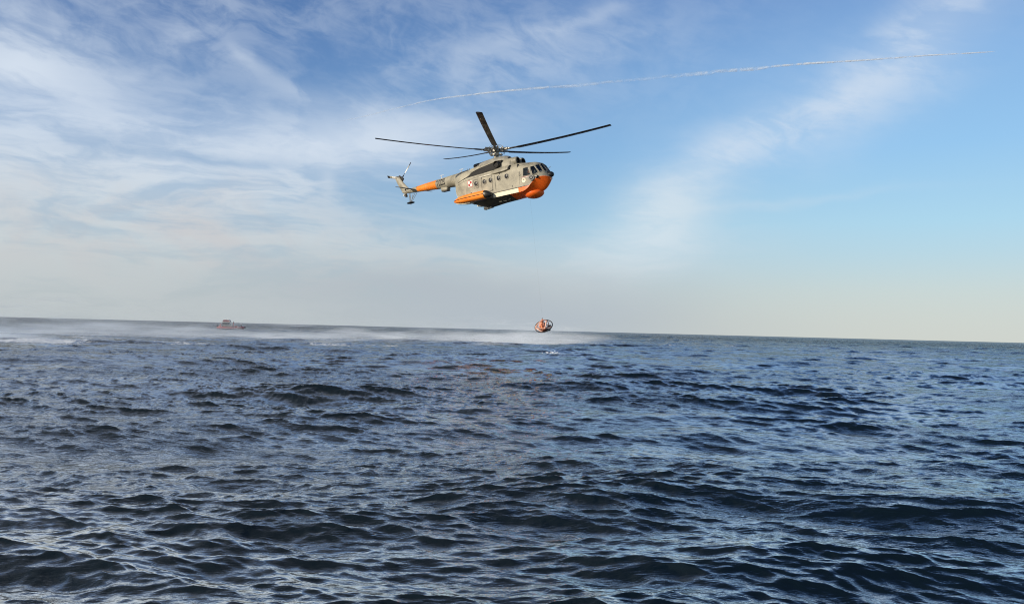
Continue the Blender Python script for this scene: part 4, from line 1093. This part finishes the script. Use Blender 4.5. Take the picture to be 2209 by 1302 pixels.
df = n.nodes.new('ShaderNodeBsdfDiffuse'); df.inputs[0].default_value = (.74, .84, .97, 1); tl = n.nodes.new('ShaderNodeBsdfTranslucent'); tl.inputs[0].default_value = (.9, .92, .96, 1)
ad = n.nodes.new('ShaderNodeMixShader'); ad.inputs[0].default_value = .45
n.links.new(df.outputs[0], ad.inputs[1]); n.links.new(tl.outputs[0], ad.inputs[2])
lw = n.nodes.new('ShaderNodeLayerWeight'); lw.inputs[0].default_value = .5
at = n.nodes.new('ShaderNodeAttribute'); at.attribute_name = 'strength'
tcn = n.nodes.new('ShaderNodeTexCoord'); nz = noise(tcn.outputs['Object'], .0045, 6, .7)
face = 1 - V(lw.outputs['Facing'])
alpha = (V.m('POWER', face, 1.3) * V(at.outputs['Fac']) * smooth(nz, .36, .60, .08, .85)).clamp()
n.links.new(alpha.s, mx.inputs[0]); n.links.new(tr.outputs[0], mx.inputs[1]); n.links.new(ad.outputs[0], mx.inputs[2]); n.links.new(mx.outputs[0], o_.inputs[0])
ct = mb.build('contrail', CTM, None, 180)
fa = ct.data.attributes.new('strength', 'FLOAT', 'POINT'); fa.data.foreach_set('value', al)
tag(ct, 'long thin white contrail curving across the blue sky above the helicopter', 'contrail')

# ------------------------------------------------------------------ blown spray under the rotor wash
bm = bmesh.new()
bmesh.ops.create_cube(bm, size=1)
SX0, SX1, SY0, SY1, SZ0, SZ1 = -260, 60, 52, 300, -1.2, 6.0
for v in bm.verts: v.co = Vector((SX0 + (v.co.x + .5) * (SX1 - SX0), SY0 + (v.co.y + .5) * (SY1 - SY0), SZ0 + (v.co.z + .5) * (SZ1 - SZ0)))
me = bpy.data.meshes.new('sea_spray'); bm.to_mesh(me); bm.free()
SP = bpy.data.materials.new('spray'); SP.use_nodes = True; n = SP.node_tree; n.nodes.clear(); V.nt = n
o_ = n.nodes.new('ShaderNodeOutputMaterial'); pv = n.nodes.new('ShaderNodeVolumePrincipled')
pv.inputs['Color'].default_value = (.90, .95, 1.0, 1); pv.inputs['Anisotropy'].default_value = -.4
geo = n.nodes.new('ShaderNodeNewGeometry'); gs = n.nodes.new('ShaderNodeSeparateXYZ'); n.links.new(geo.outputs['Position'], gs.inputs[0])
px, py, pz = (V(gs.outputs[i]) for i in range(3))
# the near edge runs from close on the left to farther out on the right
near_e = 76 + (px + 60) * .74
w1 = noise(comb(px * .45, py * 1.15, pz * 3.0), .06, 4, .62, .6); w2 = noise(comb(px * .35, py, pz * 2.0), .02, 3, .6, .4)
w3 = noise(comb(px * .5, py * .6, pz * 5.0), .16, 5, .65, .8)
e1 = smooth(py - near_e - (w1 - .5) * 26 - (w3 - .5) * 14, 0, 9)
e2 = smooth(py, 250, 150)
e3 = smooth(px - (w1 - .5) * 30 - (w3 - .5) * 14, 21, -6)
e4 = smooth(px, -255, -200)
plume = V.m('EXPONENT', 0 - (((px - 4) / 14) * ((px - 4) / 14) + ((py - 150) / 40) * ((py - 150) / 40)))
fall = V.m('EXPONENT', 0 - V.m('MAXIMUM', pz, 0) / (.14 + smooth(w2, .4, .7) * .65 + smooth(w3, .5, .75) * 1.0 + plume * .2))
core = V.m('EXPONENT', 0 - V.m('POWER', V.m('ABSOLUTE', (py - near_e - 20) / 32), 2.0))
d = e1 * e2 * e3 * e4 * (fall * (smooth(w1 * .6 + w3 * .4, .475, .60) * 1.7 * (core + .010) + .003 + plume * .010) + .00022)
d = d * smooth(pz, 5.9, 4.3)
n.links.new(d.s, pv.inputs['Density']); n.links.new(pv.outputs[0], o_.inputs['Volume'])
SP.cycles.volume_step_rate = 1.0
sp = link('sea_spray', me, SP); tag(sp, 'white sea spray blown low over the water by the rotor wash', 'spray', kind='stuff')

# ------------------------------------------------------------------ splash below the basket
def height_at(x, y): return float(sea_at(np.array([x]), np.array([y]), .2)[0, 2])
rng = random.Random(8); mb = MB(); sx, sy = 4.3, 80.0; sz = height_at(sx, sy)
for i in range(150):
    r_ = abs(rng.gauss(0, .45)); a = rng.random() * 6.283; h = abs(rng.gauss(0, .16)) * math.exp(-r_ * .8)
    s_ = rng.uniform(.015, .07)
    mb.ball((sx + r_ * 1.5 * math.cos(a), sy + r_ * math.sin(a), sz + .02 + h), (s_ * 1.4, s_, s_ * .8), seg=7, rg=5)
FO = mat('foam', (.78, .82, .88), .6)
spl = mb.build('splash', FO, None, 60); tag(spl, 'small white splash on the dark water below the rescue basket', 'splash', kind='stuff')
